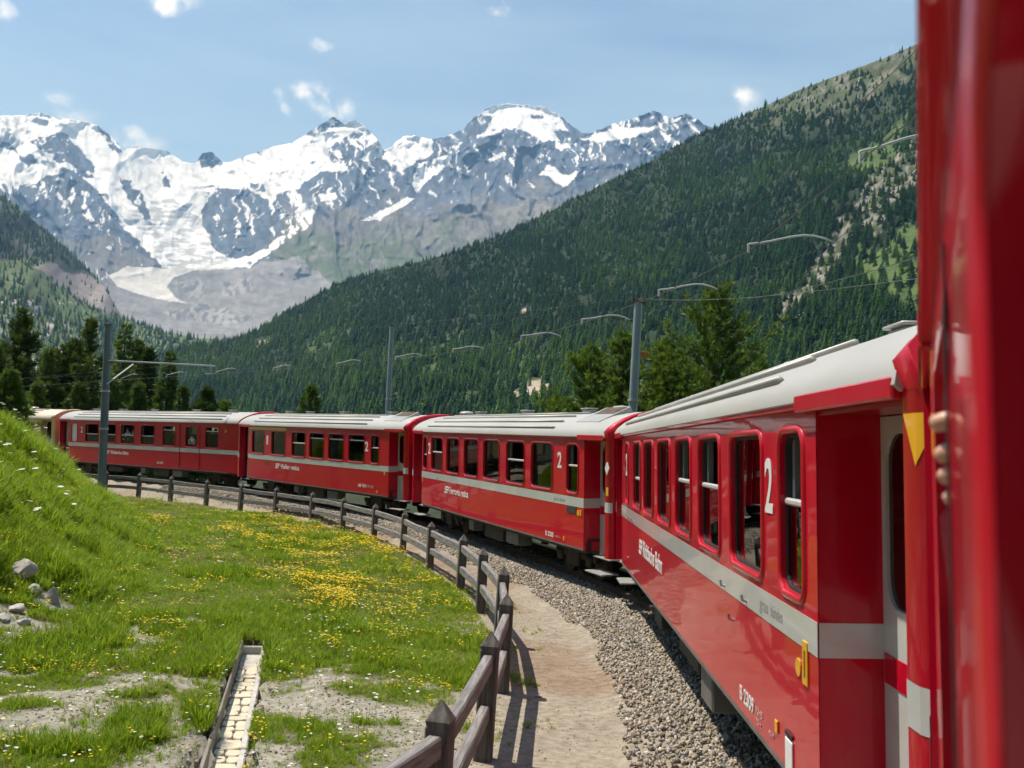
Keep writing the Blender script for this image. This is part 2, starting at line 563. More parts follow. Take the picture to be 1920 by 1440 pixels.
M['boulder'] = stone_mat('boulder_granite', [(0.0, (0.36, 0.33, 0.31)), (1.0, (0.46, 0.43, 0.41))], 5)

def leaf_mat(name, stops, attr='tint', trans=0.25, rough=0.55):
    """foliage: colour from a per-tuft attribute and, for copies, the copy's own random number"""
    m, t, b = new_mat(name)
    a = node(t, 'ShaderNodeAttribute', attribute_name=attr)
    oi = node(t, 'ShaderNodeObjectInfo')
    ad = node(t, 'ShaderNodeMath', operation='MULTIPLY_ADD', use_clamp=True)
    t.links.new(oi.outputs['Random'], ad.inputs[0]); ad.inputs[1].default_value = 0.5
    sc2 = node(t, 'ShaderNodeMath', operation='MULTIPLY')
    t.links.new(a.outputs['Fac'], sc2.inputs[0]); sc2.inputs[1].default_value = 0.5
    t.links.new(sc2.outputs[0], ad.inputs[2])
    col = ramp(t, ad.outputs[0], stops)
    t.links.new(col, b.inputs['Base Color'])
    b.inputs['Roughness'].default_value = rough
    b.inputs['Specular IOR Level'].default_value = 0.3
    if trans:
        o = t.nodes['Material Output']
        tl = node(t, 'ShaderNodeBsdfTranslucent')
        t.links.new(col, tl.inputs['Color'])
        mx = node(t, 'ShaderNodeMixShader'); mx.inputs[0].default_value = trans
        t.links.new(b.outputs[0], mx.inputs[1]); t.links.new(tl.outputs[0], mx.inputs[2])
        t.links.new(mx.outputs[0], o.inputs['Surface'])
    return m
M['pine'] = leaf_mat('stone_pine_needles', [(0.0, (0.032, 0.064, 0.012)), (0.4, (0.095, 0.165, 0.022)), (0.75, (0.190, 0.275, 0.034)), (1.0, (0.27, 0.34, 0.05))], trans=0.35)
M['darkpine'] = leaf_mat('old_pine_needles', [(0.0, (0.020, 0.040, 0.010)), (0.4, (0.055, 0.095, 0.018)), (0.75, (0.115, 0.165, 0.028)), (1.0, (0.17, 0.21, 0.04))], trans=0.3)
M['larch'] = leaf_mat('larch_needles', [(0.0, (0.030, 0.062, 0.010)), (0.45, (0.085, 0.150, 0.020)), (0.8, (0.155, 0.235, 0.032)), (1.0, (0.21, 0.29, 0.045))], trans=0.35)
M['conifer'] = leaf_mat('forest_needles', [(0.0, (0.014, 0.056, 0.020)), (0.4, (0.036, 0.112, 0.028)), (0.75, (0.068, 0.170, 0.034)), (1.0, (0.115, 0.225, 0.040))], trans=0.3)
M['farlarch'] = leaf_mat('forest_larch_needles', [(0.0, (0.045, 0.110, 0.020)), (0.5, (0.100, 0.220, 0.030)), (1.0, (0.180, 0.310, 0.042))], trans=0.3)
M['grass'] = leaf_mat('meadow_grass', [(0.0, (0.10, 0.185, 0.008)), (0.4, (0.205, 0.325, 0.014)), (0.75, (0.31, 0.42, 0.024)), (1.0, (0.42, 0.46, 0.06))], trans=0.5)
M['drygrass'] = leaf_mat('dry_grass', [(0.0, (0.18, 0.19, 0.04)), (0.5, (0.30, 0.30, 0.08)), (1.0, (0.44, 0.40, 0.16))], trans=0.35)
M['flower'] = leaf_mat('yellow_petals', [(0.0, (0.72, 0.48, 0.008)), (1.0, (0.80, 0.62, 0.012))], trans=0.25)
M['wflower'] = leaf_mat('white_petals', [(0.0, (0.6, 0.6, 0.55)), (1.0, (0.75, 0.75, 0.7))], trans=0.25)
M['bark'] = simple('bark', (0.10, 0.075, 0.055), (0.045, 0.035, 0.028), 6, 0.9, bmp=0.8, bdist=0.03, stretch=(2, 2, 0.4))
M['deadwood'] = simple('dead_branch', (0.34, 0.31, 0.29), (0.24, 0.22, 0.20), 6, 0.85)

def terrain_mat(name, nscale, bstr, bdist, vari=(0.7, 1.25), rough=0.9):
    m, t, b = new_mat(name)
    a = node(t, 'ShaderNodeAttribute', attribute_name='alb')
    n = noise(t, nscale, 9, 0.62)
    mx = node(t, 'ShaderNodeMix', data_type='RGBA', blend_type='MULTIPLY')
    mx.inputs['Factor'].default_value = 1.0
    t.links.new(a.outputs['Color'], mx.inputs['A'])
    t.links.new(ramp(t, n, [(0.3, (vari[0],) * 3), (0.7, (vari[1],) * 3)]), mx.inputs['B'])
    t.links.new(mx.outputs['Result'], b.inputs['Base Color'])
    b.inputs['Roughness'].default_value = rough
    b.inputs['Specular IOR Level'].default_value = 0.2
    bump(t, b, n, bstr, bdist)
    return m
M['ground'] = terrain_mat('ground_soil', 9.0, 0.5, 0.03, (0.65, 1.3))
M['rock_far'] = terrain_mat('mountain_rock', 0.012, 0.7, 18.0, (0.82, 1.15))
M['slope'] = terrain_mat('hillside_soil', 0.05, 0.7, 6.0, (0.7, 1.25))

# ------------------------------------------------------------------ coaches: where they stand (fitted to the photograph)
CANT = R(3.0)
END, RECESS, PILLAR = 1.2, 0.97, 0.23
HALF = 1.33
Z_BOT, Z_EAVE = 0.72, 3.0
S0, S1 = 1.565, 1.755               # belt stripe
def coach_matrix(N, hd, slope, L):
    M3 = (Matrix.Rotation(R(90) - hd, 3, 'Z') @ Matrix.Rotation(-slope, 3, 'Y') @ Matrix.Rotation(-CANT, 3, 'X'))
    o = Vector(N) - M3 @ Vector((-L / 2, HALF, 0))
    return Matrix.Translation(o) @ M3.to_4x4()
h0 = R(22.7)
far0 = np.array([0.035 + 0.418 * 3.70, 3.70])
n0 = np.array([math.cos(h0), -math.sin(h0)]); d0 = np.array([math.sin(h0), math.cos(h0)])
N0 = far0 + n0 * math.tan(CANT) * 2.62 - d0 * (12 + END)
h5 = R(-61)
POSE = {0: ((N0[0], N0[1], 0.0), h0, 0.0, 12.0),
        1: ((1.86, 5.49, 0.01), R(1.44), -0.0011, 11.94),
        2: ((1.65, 19.67, -0.04), R(-20.49), 0.0027, 12.05),
        3: ((-3.89, 33.18, 0.01), R(-37.09), -0.0055, 12.05),
        4: ((-12.59, 44.76, -0.01), R(-50.31), -0.0181, 14.96)}
_d4 = np.array([math.sin(R(-50.31)), math.cos(R(-50.31))])
_e4 = np.array([-12.59, 44.76]) + _d4 * (14.96 + END + 0.35)
_d5 = np.array([math.sin(h5), math.cos(h5)])
_p5 = _e4 + _d5 * (END + 0.1)
POSE[5] = ((_p5[0], _p5[1], -0.3), h5, -0.018, 10.5)
MAT = {k: coach_matrix(*v) for k, v in POSE.items()}

# track centre line through the coaches
ctl = []
for k in range(0, 6):
    L = POSE[k][3]
    for s in ((-L / 2 - END, 0, L / 2) if k == 0 else (-L / 2 + 1.5, 0, L / 2 - 1.5)):
        p = MAT[k] @ Vector((s, 0, 0))
        ctl.append((p.x, p.y, p.z))
a, b = np.array(ctl[-2]), np.array(ctl[-1])
e = (b - a) / np.linalg.norm(b - a)
for q in (8, 18, 30):
    ctl.append(tuple(b + e * q + np.array([-0.004 * q * q, -0.012 * q * q, 0])))
ctl = np.array(ctl)
def catmull(P, n=10):
    out = []
    for i in range(len(P) - 1):
        p0, p1, p2, p3 = P[max(i - 1, 0)], P[i], P[i + 1], P[min(i + 2, len(P) - 1)]
        for t in np.linspace(0, 1, n, endpoint=False):
            out.append(0.5 * (2 * p1 + (p2 - p0) * t + (2 * p0 - 5 * p1 + 4 * p2 - p3) * t * t + (3 * p1 - p0 - 3 * p2 + p3) * t ** 3))
    out.append(P[-1])
    return np.array(out)
TR = catmull(ctl, 8)
for _ in range(12):
    TR[1:-1] = 0.25 * TR[:-2] + 0.5 * TR[1:-1] + 0.25 * TR[2:]
_seg = np.linalg.norm(np.diff(TR[:, :2], axis=0), axis=1)
TS = np.concatenate([[0], np.cumsum(_seg)])
def track_at(s, off=0.0):
    """point on the track at arc length s, off metres to the left (inside of the curve)"""
    s = np.asarray(s, float)
    P = np.stack([np.interp(s, TS, TR[:, k]) for k in range(3)], -1)
    Q = np.stack([np.interp(s + 0.2, TS, TR[:, k]) for k in range(3)], -1) - np.stack([np.interp(s - 0.2, TS, TR[:, k]) for k in range(3)], -1)
    T = Q / np.linalg.norm(Q, axis=-1, keepdims=True)
    Ln = np.stack([-T[..., 1], T[..., 0], np.zeros_like(T[..., 0])], -1)
    return P + Ln * np.asarray(off)[..., None], T, Ln
def track_dist(x, y):
    """signed distance from the track: + on the meadow side"""
    x = np.asarray(x, float); y = np.asarray(y, float)
    best = np.full(x.shape, 1e9); sg = np.ones(x.shape); zz = np.zeros(x.shape)
    for i in range(0, len(TR) - 1):
        ax, ay = TR[i, :2]; bx, by = TR[i + 1, :2]
        dx, dy = bx - ax, by - ay
        l2 = dx * dx + dy * dy
        if l2 < 1e-9:
            continue
        t = np.clip(((x - ax) * dx + (y - ay) * dy) / l2, 0, 1)
        qx, qy = x - (ax + t * dx), y - (ay + t * dy)
        d = np.hypot(qx, qy)
        m = d < best
        best = np.where(m, d, best)
        sg = np.where(m, np.where(dx * qy - dy * qx >= 0, 1, -1), sg)
        zz = np.where(m, TR[i, 2] + t * (TR[i + 1, 2] - TR[i, 2]), zz)
    return best * sg, zz

# ------------------------------------------------------------------ ground
FOOT = np.array([(-42, 62), (-24, 50), (-16.5, 41.0), (-12.2, 33), (-9.8, 27.5), (-7.6, 21), (-6.2, 16), (-6.4, 12.5), (-8.6, 9), (-13, 5), (-20, 0), (-30, -40)])
def foot_dist(x, y):
    """distance to the left of the foot of the grass bank"""
    x = np.asarray(x, float); y = np.asarray(y, float)
    best = np.full(x.shape, 1e9); sg = np.ones(x.shape)
    for i in range(len(FOOT) - 1):
        ax, ay = FOOT[i]; bx, by = FOOT[i + 1]
        dx, dy = bx - ax, by - ay
        t = np.clip(((x - ax) * dx + (y - ay) * dy) / (dx * dx + dy * dy), 0, 1)
        qx, qy = x - (ax + t * dx), y - (ay + t * dy)
        d = np.hypot(qx, qy)
        m = d < best
        best = np.where(m, d, best)
        sg = np.where(m, np.where(dx * qy - dy * qx < 0, 1, -1), sg)
    return best * sg
def base_z(y):
    return -0.2 - 0.013 * (np.clip(y, 0, 70) - 8)
CH_A, CH_B = np.array([-3.40, 14.0]), np.array([-1.83, 6.3])     # drain channel axis
CH_T = (CH_B - CH_A) / np.linalg.norm(CH_B - CH_A)
CH_L = np.linalg.norm(CH_B - CH_A)
CH_N = np.array([-CH_T[1], CH_T[0]])
def ground_z(x, y, channel=True):
    x = np.asarray(x, float); y = np.asarray(y, float)
    td, tz = track_dist(x, y)
    z = base_z(y) + np.zeros_like(x)
    # gentle lumps in the meadow
    lump = (fbm(x * 0.35, y * 0.35, octv=4, seed=3) - 0.5) * 0.32 + (fbm(x * 1.6, y * 1.6, octv=3, seed=9) - 0.5) * 0.09
    z = z + lump * sstep(3.6, 6.0, td)
    fd = foot_dist(x, y)
    bank = 3.3 * sstep(-0.6, 5.6, fd) + np.clip(fd - 4.5, 0, 400) * 0.22
    bank = bank * (1 + (fbm(x * 0.25, y * 0.25, octv=3, seed=21) - 0.5) * 0.35)
    z = z + np.clip(bank, 0, 60)
    # ballast bed
    bed = tz - 0.17
    z = np.where(np.abs(td) < 6, z * sstep(1.45, 2.3, np.abs(td)) + bed * (1 - sstep(1.45, 2.3, np.abs(td))), z)
    # outside of the curve the ground drops to the valley
    out = np.clip(-td - 3.0, 0, None)
    z = np.where(td < -3, np.maximum(base_z(y) - out * 0.16, -14) + (fbm(x * 0.05, y * 0.05, octv=3, seed=5) - 0.5) * np.clip(out * 0.1, 0, 4), z)
    if channel:
        u = (x - CH_A[0]) * CH_T[0] + (y - CH_A[1]) * CH_T[1]
        w = (x - CH_A[0]) * CH_N[0] + (y - CH_A[1]) * CH_N[1]
        ins = (u > -0.1) & (u < CH_L + 0.3) & (np.abs(w) < 0.19)
        near = (u > -0.5) & (u < CH_L + 0.7)
        flat = base_z(y) - 0.02
        k = np.where(near, 1 - sstep(0.5, 1.2, np.abs(w)), 0)
        z = z * (1 - k) + flat * k
        z = np.where(ins, flat - 0.5, z)
    return z
def axis(lo, hi, step, out, n):
    a = np.arange(lo, hi, step)
    g = np.cumsum(np.geomspace(step * 1.5, out / 8, n))
    g = g / g[-1] * out
    return np.concatenate([(lo - g)[::-1], a, hi + g])
gx = axis(-20, 5.5, 0.17, 500, 36)
gy = axis(3.0, 46.0, 0.2, 620, 36)
GX, GY = np.meshgrid(gx, gy)
GZ = ground_z(GX, GY)
# cover classes, used for soil colour and for planting
def cover(x, y):
    td, _ = track_dist(x, y)
    fd = foot_dist(x, y)
    z = ground_z(x, y, False)
    px, py, dep = project(np.stack([x, y, z], -1))
    n1 = fbm(x * 0.55, y * 0.55, octv=4, seed=31)
    n2 = fbm(x * 1.9, y * 1.9, octv=3, seed=37)
    fence = 5.0
    path = sstep(0, 0.35, 4.15 - td + (n2 - 0.5) * 0.9) * (td > 0)
    # stony ground near the drain and in the foreground
    n3 = fbm(x * 1.5 + 7, y * 1.5, octv=4, gain=0.6, seed=39)
    yy = y + (n1 - 0.5) * 7.0 + 0.10 * x
    stony = sstep(0.49, 0.60, n3 + 0.062 * sstep(13.2, 10.5, yy) - 0.5 * sstep(12.6, 14.6, yy) + 0.0 - 0.30 * sstep(0.2, 1.6, fd))
    strip = sstep(0.47, 0.54, n3 + 0.16 * np.exp(-((y - 13.0 + 0.10 * x) / 0.75) ** 2) - 0.06) * (x < -4.2) * (y > 11) * (y < 15.0) * (fd < 0.5)
    stony = np.maximum(stony, strip)
    return td, fd, path, stony, n1, n2
td, fd, pathm, stony, n1, n2 = cover(GX, GY)
soil = np.array([0.075, 0.085, 0.028]); grav = np.array([0.265, 0.25, 0.205]); pathc = np.array([0.275, 0.245, 0.195]); duff = np.array([0.10, 0.10, 0.04])
alb = soil + (duff - soil) * n1[..., None]
alb = alb * (1 - stony[..., None]) + (grav * (0.8 + 0.4 * n2[..., None])) * stony[..., None]
pm = np.where((td > 0) & (td < 6), pathm, 0)
patch = sstep(0.5, 0.62, n1)[..., None]
alb = alb * (1 - pm[..., None]) + (pathc * (0.85 + 0.3 * n2[..., None]) * (1 - 0.25 * patch) + np.array([0.03, 0.0, -0.015]) * patch) * pm[..., None]
outm = sstep(-3.2, -6.0, td)[..., None]
alb = alb * (1 - outm) + np.array([0.030, 0.040, 0.014]) * (0.6 + 0.8 * n1[..., None]) * outm
ny, nx = GX.shape
idx = np.arange(nx * ny).reshape(ny, nx)
quads = np.stack([idx[:-1, :-1], idx[:-1, 1:], idx[1:, 1:], idx[1:, :-1]], -1).reshape(-1, 4)
gm = np_mesh('ground', np.stack([GX, GY, GZ], -1).reshape(-1, 3), quads, M['ground'], True, {'alb': alb.reshape(-1, 3)})
tag(link('ground', gm), 'grassy ground falling from the bank to the track', None, None, 'structure')

# ------------------------------------------------------------------ mountains and valley sides
CV_NAMES = {}
def sheet(name, u, vt, vb, Dfun, rows, colour, mat, back=0.10, extra=None):
    """terrain between a lower line vb(u) and a skyline vt(u) as seen from the railway, at real distances, with a far side"""
    t = np.linspace(0, 1, rows)
    U, Tm = np.meshgrid(u, t)
    VT = np.interp(U, vt[0], vt[1]); VB = np.interp(U, vb[0], vb[1])
    VT = VT + (extra(U) if extra is not None else 0)
    V = VB + (VT - VB) * Tm
    D = Dfun(U, V, Tm)
    d = C_FW + C_RT * ((U - 960) / F_PX)[..., None] - C_UP * ((V - 720) / F_PX)[..., None]
    hz = np.hypot(d[..., 0], d[..., 1])
    P = CAM + d * (D / hz)[..., None]
    alb, msk = colour(U, V, Tm, P, D)
    # far side behind the skyline
    bk, ba = [], []
    for k in range(1, 6):
        q = P[-1].copy()
        f = 1 + back * k / 5
        q[:, :2] *= f
        q[:, 2] -= np.abs(P[-1, :, 2]) * 0.10 * k + 5 * k
        bk.append(q); ba.append(alb[-1])
    PP = np.concatenate([P, np.array(bk)], 0); AA = np.concatenate([alb, np.array(ba)], 0)
    ny, nx = PP.shape[:2]
    idx = np.arange(nx * ny).reshape(ny, nx)
    quads = np.stack([idx[:-1, :-1], idx[:-1, 1:], idx[1:, 1:], idx[1:, :-1]], -1).reshape(-1, 4)
    me = np_mesh(name, PP.reshape(-1, 3), quads, mat, True, {'alb': AA.reshape(-1, 3)})
    o = link(name, me)
    return o, P, U, V, msk

SKY_L = np.array([(-500, 250), (-200, 226), (0, 217), (47, 216), (73, 211), (106, 221), (140, 224), (182, 234), (205, 252), (222, 270), (228, 283), (255, 274), (277, 278), (313, 283), (343, 303), (365, 307),
         (379, 287), (396, 283), (416, 303), (430, 305), (474, 287), (525, 272), (547, 268), (569, 256), (598, 236), (612, 228), (627, 219), (645, 232), (667, 223), (685, 236), (706, 259), (718, 278), (735, 276),
         (757, 254), (779, 256), (808, 263), (815, 261), (844, 256), (873, 236), (892, 216), (910, 205), (935, 197), (961, 192), (979, 197), (1023, 203), (1048, 216), (1074, 237), (1096, 250), (1114, 245),
         (1169, 227), (1201, 217), (1223, 207), (1245, 216), (1268, 219), (1289, 214), (1314, 227), (1333, 239), (1400, 262), (1520, 300), (1900, 360)], float)
SNOW = [  # outlines of snow and ice, in the photograph: (amount, points)
    (0.97, [(-600, 200), (60, 205), (110, 219), (190, 230), (230, 280), (300, 276), (345, 300), (400, 300), (430, 300), (412, 340), (402, 352), (385, 395), (380, 425), (395, 455), (410, 470), (437, 487), (434, 502), (328, 504), (296, 496), (270, 465), (236, 430), (212, 395), (190, 372), (172, 350), (150, 325), (120, 320), (60, 345), (0, 346), (-600, 360)]),
    (0.98, [(425, 300), (525, 268), (560, 258), (630, 210), (668, 215), (700, 250), (722, 282), (704, 300), (660, 318), (600, 322), (570, 338), (560, 352), (520, 362), (500, 372), (470, 362), (452, 352), (430, 352), (405, 352), (415, 325)]),
    (0.9, [(500, 355), (545, 350), (566, 372), (560, 398), (552, 430), (530, 440), (508, 405)]),
    (0.97, [(713, 296), (727, 285), (757, 246), (808, 258), (810, 287), (782, 303), (749, 323), (744, 307)]),
    (0.95, [(782, 307), (848, 290), (837, 309), (797, 343), (779, 363), (773, 345)]),
    (0.99, [(905, 206), (961, 185), (1023, 198), (1050, 214), (1062, 241), (1037, 246), (1046, 263), (1020, 262), (1003, 259), (979, 246), (950, 238), (924, 250), (893, 258), (915, 234), (924, 218), (902, 217)]),
    (0.9, [(1035, 262), (1068, 274), (1052, 281), (1040, 276)]),
    (0.85, [(1086, 262), (1135, 242), (1238, 236), (1187, 257), (1120, 269)]),
    (0.93, [(1245, 221), (1285, 216), (1254, 230)]),
    (0.93, [(1236, 245), (1274, 267), (1262, 276)]),
    (0.85, [(1205, 274), (1230, 288), (1226, 293), (1204, 280)]),
    (0.96, [(1010, 328), (1024, 310), (1063, 328), (1090, 316), (1072, 341), (1052, 351), (1038, 334), (1020, 330)]),
    (0.9, [(988, 334), (1006, 350), (1000, 352)]),
    (0.92, [(776, 374), (717, 411), (674, 411), (722, 392), (762, 368)]),
    (0.97, [(600, 384), (563, 381), (556, 427), (519, 449), (474, 476), (437, 487), (434, 502), (463, 502), (510, 473), (571, 433)]),
    (0.85, [(600, 366), (628, 362), (632, 372), (604, 378)]),
    (0.55, [(640, 300), (700, 300), (690, 318), (650, 322)]),
    (0.6, [(912, 300), (945, 285), (950, 292), (920, 305)]),
]
ROCK = [  # rock standing out of the snow: (snow left on it, points)
    (0.12, [(95, 252), (122, 250), (150, 278), (170, 308), (180, 335), (155, 333), (128, 308), (98, 298)]),
    (0.40, [(55, 262), (95, 252), (98, 290), (70, 278)]),
    (0.12, [(-80, 240), (0, 258), (18, 268), (38, 290), (10, 280), (0, 272), (-80, 262)]),
    (0.25, [(36, 290), (60, 290), (66, 302), (50, 314), (36, 302)]),
    (0.42, [(60, 347), (135, 322), (150, 352), (180, 383), (200, 398), (222, 434), (200, 440), (150, 400), (90, 380), (0, 355), (-300, 360), (-300, 350), (0, 345)]),
    (0.15, [(222, 334), (242, 340), (264, 365), (284, 408), (270, 414), (255, 383), (233, 356)]),
    (0.16, [(401, 352), (463, 356), (505, 401), (516, 434), (503, 468), (474, 476), (437, 487), (408, 468), (379, 424), (379, 396)]),
    (0.62, [(452, 380), (462, 372), (470, 410), (476, 440), (466, 430)]),
    (0.28, [(518, 365), (543, 358), (558, 390), (549, 431), (525, 436), (507, 405)]),
    (0.22, [(569, 252), (600, 230), (627, 212), (650, 226), (622, 243), (585, 258)]),
    (0.42, [(616, 278), (667, 243), (691, 270), (685, 294), (641, 312), (620, 301)]),
    (0.2, [(372, 290), (396, 278), (420, 305), (404, 314), (380, 312)]),
    (0.25, [(466, 345), (494, 345), (496, 360), (476, 362)]),
    (0.2, [(50, 222), (85, 220), (90, 232), (60, 234)]),
    (0.25, [(185, 232), (226, 282), (216, 286), (182, 240)]),
    (0.2, [(995, 217), (1020, 218), (1022, 224), (1000, 224)]),
    (0.3, [(300, 320), (318, 335), (316, 350), (304, 345)]),
]
def massif_col(U, V, Tm, P, D):
    wx = (fbm(U * 0.045, V * 0.045, octv=4, gain=0.55, seed=41) - 0.5) * 17
    wy = (fbm(U * 0.045, V * 0.045, octv=4, gain=0.55, seed=47) - 0.5) * 14
    u, v = U + wx, V + wy
    rockn = fbm(U * 0.05 + V * 0.02, V * 0.03, octv=5, seed=51)
    snow = np.full(U.shape, 0.03)
    snow = snow + 0.26 * sstep(360, 270, V) * (U > 560) + 0.18 * sstep(430, 360, V) * (U > 480) * (U < 760)
    for a, p in SNOW:
        snow = np.where(in_poly(u, v, p), a, snow)
    for a, p in ROCK:
        snow = np.where(in_poly(u, v, p), a, snow)
    wz = (fbm(U * 0.03, V * 0.03, octv=3, seed=63) - 0.5) * 40
    nz = fbm((U + wz) * 0.13 + V * 0.03 * np.sign(600 - U), (V + wz) * 0.055, octv=4, gain=0.62, seed=61)
    nz = np.clip((nz - 0.5) * 1.9 + 0.5, 0, 1)
    s = sstep(-0.07, 0.07, np.where(snow > 0.8, snow + 0.25, snow * 0.85) - nz)
    rockf = fbm(U * 0.13, V * 0.11, octv=4, gain=0.6, seed=53)
    rock = np.array([0.058, 0.082, 0.125])[None, None] * (0.50 + 0.55 * rockn[..., None] + 0.6 * sstep(0.38, 0.66, rockf)[..., None])
    # dark gneiss above, brown-grey scree and alpine turf below on the right
    sc_n = fbm(U * 0.02, V * 0.035, octv=5, seed=71)
    scree = sstep(360, 430, V + (sc_n - 0.5) * 90 + 0.10 * np.clip(U - 700, 0, 500)) * sstep(500, 570, U + (sc_n - 0.5) * 60 + (V - 430) * 0.5)
    rock = rock * (1 - scree[..., None]) + np.array([0.150, 0.148, 0.142]) * (0.45 + 0.5 * sc_n[..., None] + 0.5 * sstep(0.35, 0.68, rockf)[..., None]) * scree[..., None]
    gr = sstep(405, 480, V + (sc_n - 0.5) * 150 - 0.03 * (U - 600)) * sstep(470, 560, U + (V - 480) * 0.6)
    gr = gr * sstep(0.35, 0.62, fbm(U * 0.06, V * 0.09, octv=4, seed=75) + 0.12)
    rock = rock * (1 - gr[..., None]) + np.array([0.070, 0.098, 0.045]) * (0.6 + 0.8 * rockf[..., None]) * gr[..., None]
    lsc = in_poly(u, v, [(100, 440), (150, 450), (220, 440), (255, 470), (296, 497), (240, 500), (204, 518), (215, 600), (60, 600), (60, 430)])
    rock = np.where(lsc[..., None], np.array([0.13, 0.135, 0.145]) * (0.6 + 0.4 * rockn[..., None] + 0.4 * rockf[..., None]), rock)
    mor = in_poly(u, v, [(200, 520), (321, 524), (365, 506), (434, 503), (463, 502), (500, 490), (560, 480), (622, 530), (632, 545), (560, 590), (480, 640), (200, 660)])
    stri = fbm(U * 0.02 + V * 0.05, V * 0.16 - U * 0.03, octv=4, seed=77)
    rock = np.where(mor[..., None], np.array([0.20, 0.205, 0.215]) * (0.55 + 0.55 * stri[..., None] + 0.22 * sstep(0.4, 0.7, rockf)[..., None]), rock)
    blot = in_poly(u, v, [(340, 530), (385, 525), (388, 555), (350, 560)]) | in_poly(u, v, [(415, 530), (465, 520), (478, 548), (420, 556)]) | in_poly(u, v, [(300, 585), (390, 570), (470, 598), (430, 612), (330, 600)])
    rock = np.where((blot & (nz > 0.58))[..., None], np.array([0.27, 0.27, 0.275]), rock)
    rock = np.where((blot & (nz < 0.36))[..., None], np.array([0.10, 0.11, 0.13]), rock)
    s = np.where(mor | (scree * (snow < 0.2) > 0.5) | (gr > 0.3), s * (nz < 0.32) * (snow > 0.25), s)
    icef = fbm(U * 0.09, V * 0.11, octv=4, seed=81)
    snowc = np.array([0.75, 0.77, 0.79]) * (1 - 0.16 * sstep(0.45, 0.7, icef)[..., None])
    # crevassed icefall is greyer
    fall = in_poly(u, v, [(230, 380), (330, 370), (400, 430), (437, 490), (330, 504), (296, 496)])
    crev = sstep(0.50, 0.60, fbm(U * 0.05 + V * 0.03, V * 0.22 - U * 0.02, octv=4, seed=85))
    snowc = np.where(fall[..., None], snowc * (1 - 0.42 * crev[..., None]) * np.array([0.96, 0.98, 1.0]), snowc)
    alb = rock * (1 - s[..., None]) + snowc * s[..., None]
    tong = in_poly(U + wx * 0.3, V + wy * 0.3, [(203, 518), (237, 500), (328, 503), (434, 501), (436, 505), (365, 506), (325, 521), (312, 536), (330, 558), (352, 570), (310, 563), (248, 548), (219, 537)])
    band = fbm(U * 0.03 + V * 0.10, U * 0.012 - V * 0.03, octv=3, seed=87)
    alb = np.where(tong[..., None], np.array([0.50, 0.50, 0.495]) * (0.70 + 0.55 * band[..., None]), alb)
    return alb, s
def massif_D(U, V, Tm):
    vt = np.mean([np.interp(U + k, SKY_L[:, 0], SKY_L[:, 1]) for k in range(-70, 71, 7)], 0)
    h = np.clip((640 - V) / (640 - vt + 1e-6), 0, 1)
    top = np.interp(U, [-500, 200, 400, 640, 800, 960, 1100, 1300, 1900], [7600, 7400, 8200, 7300, 7000, 6900, 6600, 6000, 6000])
    bot = np.interp(U, [-500, 200, 400, 640, 900, 1300, 1900], [3600, 3600, 3700, 3300, 3000, 2700, 2600])
    prof = np.interp(h, [0, 0.12, 0.3, 0.55, 1.0], [0, 0.22, 0.42, 0.62, 1.0])
    D = bot + (top - bot) * prof
    w1 = (fbm(U * 0.013, V * 0.013, octv=3, seed=92) - 0.5) * 70
    w2 = (fbm(U * 0.013, V * 0.013, octv=3, seed=94) - 0.5) * 70
    rid = fbm((U + w1) * 0.017, (V + w2) * 0.009, octv=5, gain=0.42, seed=91, ridged=True)
    rid2 = fbm((U + w1) * 0.06, (V + w2) * 0.035, octv=4, gain=0.5, seed=97, ridged=True)
    flat = in_poly(U, V, [(190, 518), (237, 490), (434, 490), (470, 495), (580, 560), (480, 660), (190, 660)]) * 0.75
    smooth = in_poly(U, V, [(905, 206), (961, 185), (1050, 214), (1046, 263), (950, 238)]) * 0.6 + in_poly(U, V, [(0, 220), (200, 235), (400, 310), (400, 400), (330, 500), (200, 360)]) * 0.45
    amp = blur(1 - np.clip(flat + smooth, 0, 0.85), 7)
    D = D * (1 - 0.050 * (rid - 0.35) * amp * sstep(0, 0.15, Tm) - 0.0075 * (rid2 - 0.35) * amp)
    return D
u_m = np.arange(-260, 1760, 2.2)
jag = lambda U: (fbm(U * 0.09, U * 0 + 3.3, octv=4, seed=99) - 0.5) * 9 * sstep(500, 620, U) + (fbm(U * 0.09, U * 0 + 3.3, octv=3, seed=99) - 0.5) * 3
o, *_ = sheet('mountain_massif', u_m, SKY_L.T, (np.array([-500, 2000]), np.array([668, 668])), massif_D, 230, massif_col, M['rock_far'], back=0.25, extra=jag)
tag(o, 'snow covered rocky peaks with a glacier flowing down between them', None, None, 'structure')

# right hand hillside
SKY_F = np.array([(150, 700), (260, 668), (340, 650), (420, 640), (470, 628), (500, 608), (560, 572), (640, 530), (720, 507), (800, 487), (860, 470), (960, 432), (1060, 382), (1140, 340), (1220, 302), (1290, 262), (1340, 240),
                  (1420, 205), (1500, 168), (1600, 130), (1660, 108), (1730, 78), (1900, 5), (2300, -120)], float)
def hill_D(U, V, Tm):
    top = np.interp(U, [150, 400, 640, 860, 1060, 1340, 1730, 2300], [1500, 1500, 1500, 1500, 1550, 1650, 1450, 1300])
    bot = np.interp(U, [150, 400, 640, 1000, 1400, 2300], [620, 560, 480, 400, 340, 300])
    D = bot * (top / bot) ** (Tm ** 0.85)
    rid = fbm(U * 0.007 - V * 0.004, V * 0.006 + U * 0.003, octv=5, gain=0.5, seed=111)
    fine = fbm(U * 0.05, V * 0.05, octv=4, seed=117)
    return D * (1 - 0.16 * (rid - 0.5) * sstep(0, 0.2, Tm) - 0.02 * (fine - 0.5))
